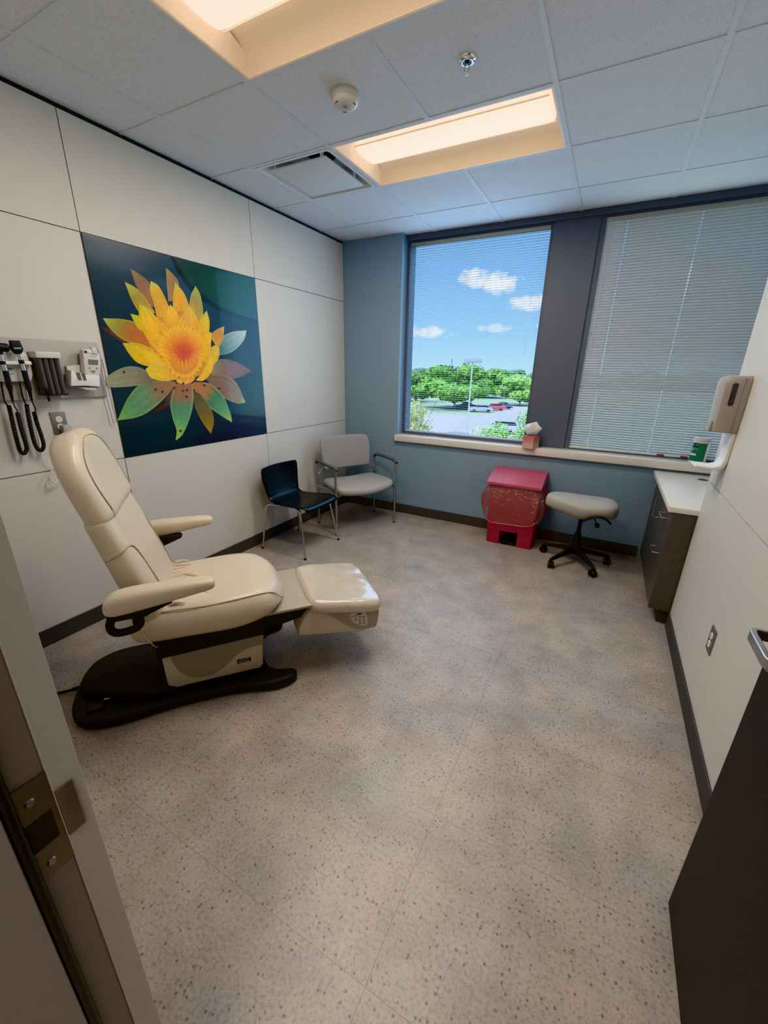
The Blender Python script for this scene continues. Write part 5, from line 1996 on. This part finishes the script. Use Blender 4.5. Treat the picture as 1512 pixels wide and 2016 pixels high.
def tree(name, label, base, vtop, wpx, leaf, trunk_frac=0.22, n=1500, size=0.34, sparse=False, group=None):
    rnd = random.Random(label)
    zt = top_z(base, vtop)
    dep = ROT[2].dot(base - CAMP)
    rad = wpx / 2 * dep / FPX
    t = thing(name, label, 'tree' if name == 'tree' else 'shrub', base, 0, group)
    hgt = zt - base.z
    z0 = hgt * trunk_frac
    cz, rz_ = (z0 + hgt) / 2, (hgt - z0) / 2
    tr = M()
    tr.tube([(0, 0, 0), (0.02 * hgt, 0, z0 * 0.6), (0, 0.02 * hgt, cz)], lambda q: 0.022 * hgt * (1 - 0.55 * q), 8, sm=3)
    for k in range(7):
        a = k * 2.4 + rnd.random()
        e_ = 0.55 + 0.3 * rnd.random()
        tr.tube([(0, 0, z0 * 0.75), (rad * 0.35 * math.cos(a), rad * 0.35 * math.sin(a), z0 * 0.8 + rz_ * 0.5), (rad * e_ * math.cos(a), rad * e_ * math.sin(a), cz + rz_ * (rnd.random() - 0.3))], lambda q: 0.011 * hgt * (1 - 0.8 * q), 6, sm=2)
    tr.build('trunk', m_bark, t)
    lobes = []
    for k in range(16 if not sparse else 9):
        a = rnd.uniform(0, 2 * PI)
        u = rnd.uniform(-0.75, 0.85)
        q = math.sqrt(max(0.02, 1 - u * u)) * rnd.uniform(0.35, 0.78)
        s_ = rnd.uniform(0.28, 0.46)
        lobes.append((Vector((q * math.cos(a) * rad, q * math.sin(a) * rad, cz + u * rz_ * 0.78)), s_ * rad, s_ * rz_ * 1.15))
    lf = M()
    for i in range(n):
        c, ra, rb = lobes[i % len(lobes)]
        d = Vector((rnd.gauss(0, 1), rnd.gauss(0, 1), rnd.gauss(0, 1))).normalized()
        d *= rnd.uniform(0.55, 1.0) ** 0.5
        p = c + Vector((d.x * ra, d.y * ra, d.z * rb))
        if p.z < z0 * 0.8:
            p.z = z0 * 0.8 + rnd.random() * 0.2
        nn = (Vector((d.x, d.y, d.z + 0.5)) + Vector((rnd.gauss(0, 0.5), rnd.gauss(0, 0.5), rnd.gauss(0, 0.5)))).normalized()
        t1 = nn.orthogonal().normalized()
        t1.rotate(Matrix.Rotation(rnd.uniform(0, 6.28), 3, nn))
        t2 = nn.cross(t1)
        s_ = size * rnd.uniform(0.6, 1.3)
        lf.quad(p - t1 * s_, p + t2 * s_ * 0.55, p + t1 * s_, p - t2 * s_ * 0.55)
    if not sparse:
        for c, ra, rb in lobes:
            b2 = bmesh.new()
            bmesh.ops.create_icosphere(b2, subdivisions=2, radius=1)
            for v in b2.verts:
                k = 0.80 + 0.25 * noise.noise(v.co * 2.3 + c)
                v.co = Vector((v.co.x * ra * k, v.co.y * ra * k, v.co.z * rb * k)) + c
            lf.merge(b2)
    lf.build('crown', leaf, t, smooth=False, recalc=False, weld=False)
    return t


G = 'trees beyond the car park'
tree('tree', 'broad bright green tree behind the grass strip, forked trunk in view beside the lamp post', W(893, 803, Z=GZ), 718, 150, L_green, 0.14, 5200, 0.36, group=G)
tree('tree', 'green tree at the far side of the road next to the dark mullion', W(1022, 797, Z=GZ), 738, 100, L_lime, 0.12, 3000, 0.42, group=G)
tree('tree', 'tall dark green tree right behind the lamp post head', W(955, 782, Z=GZ), 726, 104, L_green, 0.06, 3000, 0.55, group=G)
tree('tree', 'dull green tree behind the yellow-green one at the window jamb', W(818, 790, Z=GZ), 729, 84, L_green, 0.06, 2600, 0.5, group=G)
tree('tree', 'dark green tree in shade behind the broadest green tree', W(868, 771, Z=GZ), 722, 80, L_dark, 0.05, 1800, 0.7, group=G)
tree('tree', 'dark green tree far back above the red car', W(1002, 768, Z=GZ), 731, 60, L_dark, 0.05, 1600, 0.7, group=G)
tree('tree', 'loose yellow-green tree close below the window beside the jamb', W(806, 905, Z=GZ), 766, 120, L_yell, 0.25, 2600, 0.13, True)
tree('tree', 'sparse young tree of lime leaves below the tissue box', W(1036, 905, Z=GZ), 800, 92, L_lime, 0.2, 2200, 0.12, True)
tree('shrub', 'low pale green shrub at the bottom of the window beneath the parked white car', W(968, 908, Z=GZ), 836, 96, L_lime, 0.2, 2000, 0.11, True)

tl = M()
for k in range(150):
    x = -330 + k * 3.6 + random.uniform(-2, 2)
    y = 250 + random.uniform(0, 60) - 0.25 * (x + 100) * 0.3
    r = random.uniform(5, 10)
    b2 = bmesh.new()
    bmesh.ops.create_icosphere(b2, subdivisions=2, radius=1)
    hgt = random.uniform(6.0, 9.8)
    for v in b2.verts:
        q = 1 + 0.3 * noise.noise(v.co * 3 + Vector((k, 0, 0)))
        v.co = Vector((v.co.x * r * q + x, v.co.y * r * q + y, GZ + max(-0.2, v.co.z * hgt * q)))
    tl.merge(b2)
tlo = tl.build('treeline', leaf_mat('distant_leaves', (0.05, 0.11, 0.05), (0.10, 0.17, 0.075), 0.12), smooth=False, weld=False)
tag(tlo, 'dark line of distant woodland along the horizon', 'trees', kind='stuff')

# lamp post
LPB = W(916.6, 880, Z=GZ)
zt = top_z(LPB, 712)
LP = thing('lamp_post', 'tall white car park lamp post with a square double head', 'lamp post', LPB)
M().tube([(0, 0, 0), (0, 0, zt - GZ)], lambda q: 0.085 - 0.03 * q, 10).build('pole', mat('white_lamp_paint', (0.62, 0.62, 0.60), 0.5), LP)
M().lathe([(0.22, 0), (0.22, 0.7), (0.2, 0.75)], n=16).build('plinth', m_conc, LP)
hd = zt - GZ
for sg in (-1, 1):
    d_ = Vector((1, 0.3, 0)).normalized() * sg
    c = d_ * 0.46
    mb = M()
    mb.bbox(-0.44, 0.44, -0.26, 0.26, -0.12, 0.32, 0.03)
    o = mb.build('lamp_head', mat('lamp_head_grey', (0.30, 0.30, 0.33), 0.5), LP)
    o.location = (c.x, c.y, hd - 0.02)
    o.rotation_euler = (0, 0, math.atan2(d_.y, d_.x))

pb = W(884.3, 792, Z=GZ)
pole = M().tube([(0, 0, 0), (0, 0, top_z(pb, 706) - GZ)], 0.11, 6).build('utility_pole', m_bark)
pole.location = pb
tag(pole, 'thin dark pole rising above the trees', 'pole')


def car(label, base, heading, colr, kind='sedan'):
    t = thing('car', label, 'car', base, heading, 'parked cars')
    mc = mat('car_paint_%d_%d_%d' % tuple(int(x * 99) for x in colr), colr, 0.3, coat=0.6)
    Lc, Wc = 4.5, 1.8
    if kind == 'suv':
        bodyp = [(-2.25, 0.35), (-2.3, 0.75), (-2.2, 1.0), (-1.2, 1.08), (1.9, 1.10), (2.22, 1.0), (2.3, 0.7), (2.25, 0.35)]
        cab = [(-1.25, 1.06), (-0.65, 1.62), (0.2, 1.70), (1.6, 1.66), (2.05, 1.08)]
    else:
        bodyp = [(-2.25, 0.3), (-2.3, 0.6), (-2.15, 0.82), (-1.0, 0.92), (1.6, 0.96), (2.2, 0.88), (2.28, 0.6), (2.25, 0.3)]
        cab = [(-1.1, 0.9), (-0.45, 1.38), (0.3, 1.45), (1.0, 1.40), (1.75, 0.94)]
    M().prism(bodyp, -Wc / 2, Wc / 2, 'Y', bev=0.12).build('car_body', mc, t, angle=50)
    M().prism([(x * 0.98, z) for x, z in cab], -Wc / 2 + 0.1, Wc / 2 - 0.1, 'Y', bev=0.05).build('car_windows', m_blackg, t, angle=50)
    M().prism([(cab[1][0] - 0.02, cab[1][1] - 0.07), (cab[1][0], cab[1][1] + 0.01), (cab[2][0], cab[2][1] + 0.02), (cab[3][0], cab[3][1] + 0.02), (cab[3][0] + 0.03, cab[3][1] - 0.07)], -Wc / 2 + 0.09, Wc / 2 - 0.09, 'Y', bev=0.03).build('car_roof', mc, t, angle=50)
    for x in (-1.4, 1.4):
        for y in (-0.8, 0.8):
            M().lathe([(0.12, -0.1), (0.32, -0.1), (0.33, 0.1), (0.12, 0.1)], (x, y, 0.33), 18, 'Y').build('wheel', m_blackg, t)
    return t


hd_ = math.radians(22)
car('black car parked behind the lamp post', W(916, 805.5, Z=GZ), hd_, (0.02, 0.022, 0.028))
car('silver car parked on the far side of the grass strip', W(946, 811, Z=GZ), hd_, (0.42, 0.46, 0.50))
car('red car parked beside the silver one', W(972, 808, Z=GZ), hd_, (0.50, 0.02, 0.03))
car('dark blue car parked beyond the red one', W(987, 805, Z=GZ), hd_, (0.03, 0.04, 0.07))
car('white car on the road half hidden by the lime leaves', W(985, 852, Z=GZ), math.radians(10), (0.62, 0.66, 0.66), 'suv')
car('pale blue car close below the window, only its roof in view', W(888, 884, Z=GZ), math.radians(8), (0.22, 0.36, 0.52), 'suv')

# ------------------------------------------------------------------ sky, sun, room light
w = bpy.data.worlds.new('sky')
SC.world = w
w.use_nodes = True
nt = w.node_tree
for n in list(nt.nodes):
    nt.nodes.remove(n)
Lk = nt.links.new
out = nt.nodes.new('ShaderNodeOutputWorld')
bg = nt.nodes.new('ShaderNodeBackground')
tc = nt.nodes.new('ShaderNodeTexCoord')
sp = nt.nodes.new('ShaderNodeSeparateXYZ')
Lk(tc.outputs['Generated'], sp.inputs[0])


def mth(op, a, b=None, c=None, clamp=False):
    n = nt.nodes.new('ShaderNodeMath')
    n.operation = op
    n.use_clamp = clamp
    for i, x in enumerate((a, b, c)):
        if x is None:
            continue
        if isinstance(x, (int, float)):
            n.inputs[i].default_value = x
        else:
            Lk(x, n.inputs[i])
    return n.outputs[0]


az = mth('ARCTAN2', sp.outputs['X'], sp.outputs['Y'])
el = mth('ARCSINE', sp.outputs['Z'])
rp = nt.nodes.new('ShaderNodeValToRGB')
e = rp.color_ramp.elements
e[0].position, e[0].color = 0.0, (0.20, 0.25, 0.22, 1)
e[1].position, e[1].color = 1.0, (1.3, 1.9, 3.2, 1)
for p, c in ((0.495, (0.24, 0.30, 0.26)), (0.502, (0.38, 0.66, 0.80)), (0.54, (0.24, 0.52, 0.78)), (0.60, (0.135, 0.36, 0.70)), (0.66, (0.11, 0.29, 0.64)), (0.71, (0.9, 1.4, 2.5))):
    x = e.new(p)
    x.color = (*c, 1)
Lk(mth('MULTIPLY_ADD', sp.outputs['Z'], 0.5, 0.5), rp.inputs['Fac'])
nz = nt.nodes.new('ShaderNodeTexNoise')
nz.inputs['Scale'].default_value = 48
nz.inputs['Detail'].default_value = 6
Lk(tc.outputs['Generated'], nz.inputs['Vector'])
nzf = mth('MULTIPLY_ADD', nz.outputs['Fac'], 3.6, -1.9)
cl_ = None
for a0, e0, wa, we, s_ in ((-14.2, 10.0, 2.2, 1.1, 1.0), (-16.9, 10.5, 2.0, 1.0, 0.9), (-10.2, 7.8, 2.6, 0.8, 0.75), (-22.3, 4.6, 2.6, 0.7, 0.8), (-14.5, 5.1, 2.2, 0.5, 0.5), (-25.0, 5.0, 1.6, 0.6, 0.6), (-6.0, 5.5, 3.0, 0.8, 0.8), (8, 9, 8, 2, 0.9), (-45, 8, 9, 2, 0.9)):
    da = mth('MULTIPLY', mth('SUBTRACT', az, math.radians(a0)), 1 / math.radians(wa))
    de = mth('MULTIPLY', mth('SUBTRACT', el, math.radians(e0)), 1 / math.radians(we))
    d2 = mth('ADD', mth('MULTIPLY', da, da), mth('MULTIPLY', de, de))
    v = mth('MULTIPLY', mth('ADD', mth('SUBTRACT', 1.25, d2), nzf, clamp=True), s_)
    cl_ = v if cl_ is None else mth('MAXIMUM', cl_, v)
mx = nt.nodes.new('ShaderNodeMix')
mx.data_type = 'RGBA'
Lk(cl_, mx.inputs['Factor'])
Lk(rp.outputs['Color'], mx.inputs['A'])
mx.inputs['B'].default_value = (0.85, 0.86, 0.87, 1)
Lk(mx.outputs['Result'], bg.inputs['Color'])
SKY = 1.0
bg.inputs['Strength'].default_value = SKY
Lk(bg.outputs[0], out.inputs['Surface'])

sun = bpy.data.lights.new('sun', 'SUN')
sun.energy = 1.9
sun.angle = math.radians(0.6)
sun.color = (1.0, 0.95, 0.86)
so_ = bpy.data.objects.new('sun', sun)
COL.objects.link(so_)
so_.rotation_euler = Vector((0.35, 0.62, -0.85)).to_track_quat('-Z', 'Y').to_euler()

# lamps of the two troffers, and unseen lamps added inside the windows to boost daylight
for nm, x_, y_, z_, sx_, sy_, en, col_, rot in (('troffer_lamp', XB + T, Y1 + T / 2, H - 0.004, 1.10, 0.24, 10.5, (1.0, 0.90, 0.775), (0, 0, 0)),
                                                ('troffer_lamp', XB + T, Y1 - 1.5 * T, H - 0.004, 1.10, 0.24, 10.5, (1.0, 0.90, 0.775), (0, 0, 0)),
                                                ('window_daylight', 1.33, 3.60, 1.78, 1.20, 1.70, 5.6, (0.36, 0.66, 1.0), (-PI / 2, 0, 0)),
                                                ('window_daylight', 2.95, 3.60, 1.78, 1.15, 1.70, 2.2, (0.55, 0.78, 1.0), (-PI / 2, 0, 0))):
    al = bpy.data.lights.new(nm, 'AREA')
    al.shape = 'RECTANGLE'
    al.size, al.size_y = sx_, sy_
    al.energy = en
    al.color = col_
    ao = bpy.data.objects.new(nm, al)
    COL.objects.link(ao)
    ao.location = (x_, y_, z_)
    ao.rotation_euler = rot

# unseen fill lamp added behind the camera to brighten the door frame
hl = bpy.data.lights.new('corridor_lamp', 'AREA')
hl.energy = 11
hl.size = 0.5
hl.color = (1.0, 0.93, 0.86)
ho = bpy.data.objects.new('corridor_lamp', hl)
COL.objects.link(ho)
ho.location = (2.3, -1.2, H - 0.02)

# ------------------------------------------------------------------ render look
SC.view_settings.view_transform = 'Khronos PBR Neutral'
try:
    SC.view_settings.look = 'None'
except Exception:
    pass
SC.view_settings.exposure = 1.02
SC.cycles.max_bounces = 10
SC.cycles.diffuse_bounces = 6
SC.cycles.glossy_bounces = 4
SC.cycles.transmission_bounces = 4
SC.cycles.transparent_max_bounces = 12
SC.cycles.sample_clamp_indirect = 6.0
SC.cycles.caustics_reflective = False
SC.cycles.caustics_refractive = False
SC.cycles.use_denoising = True
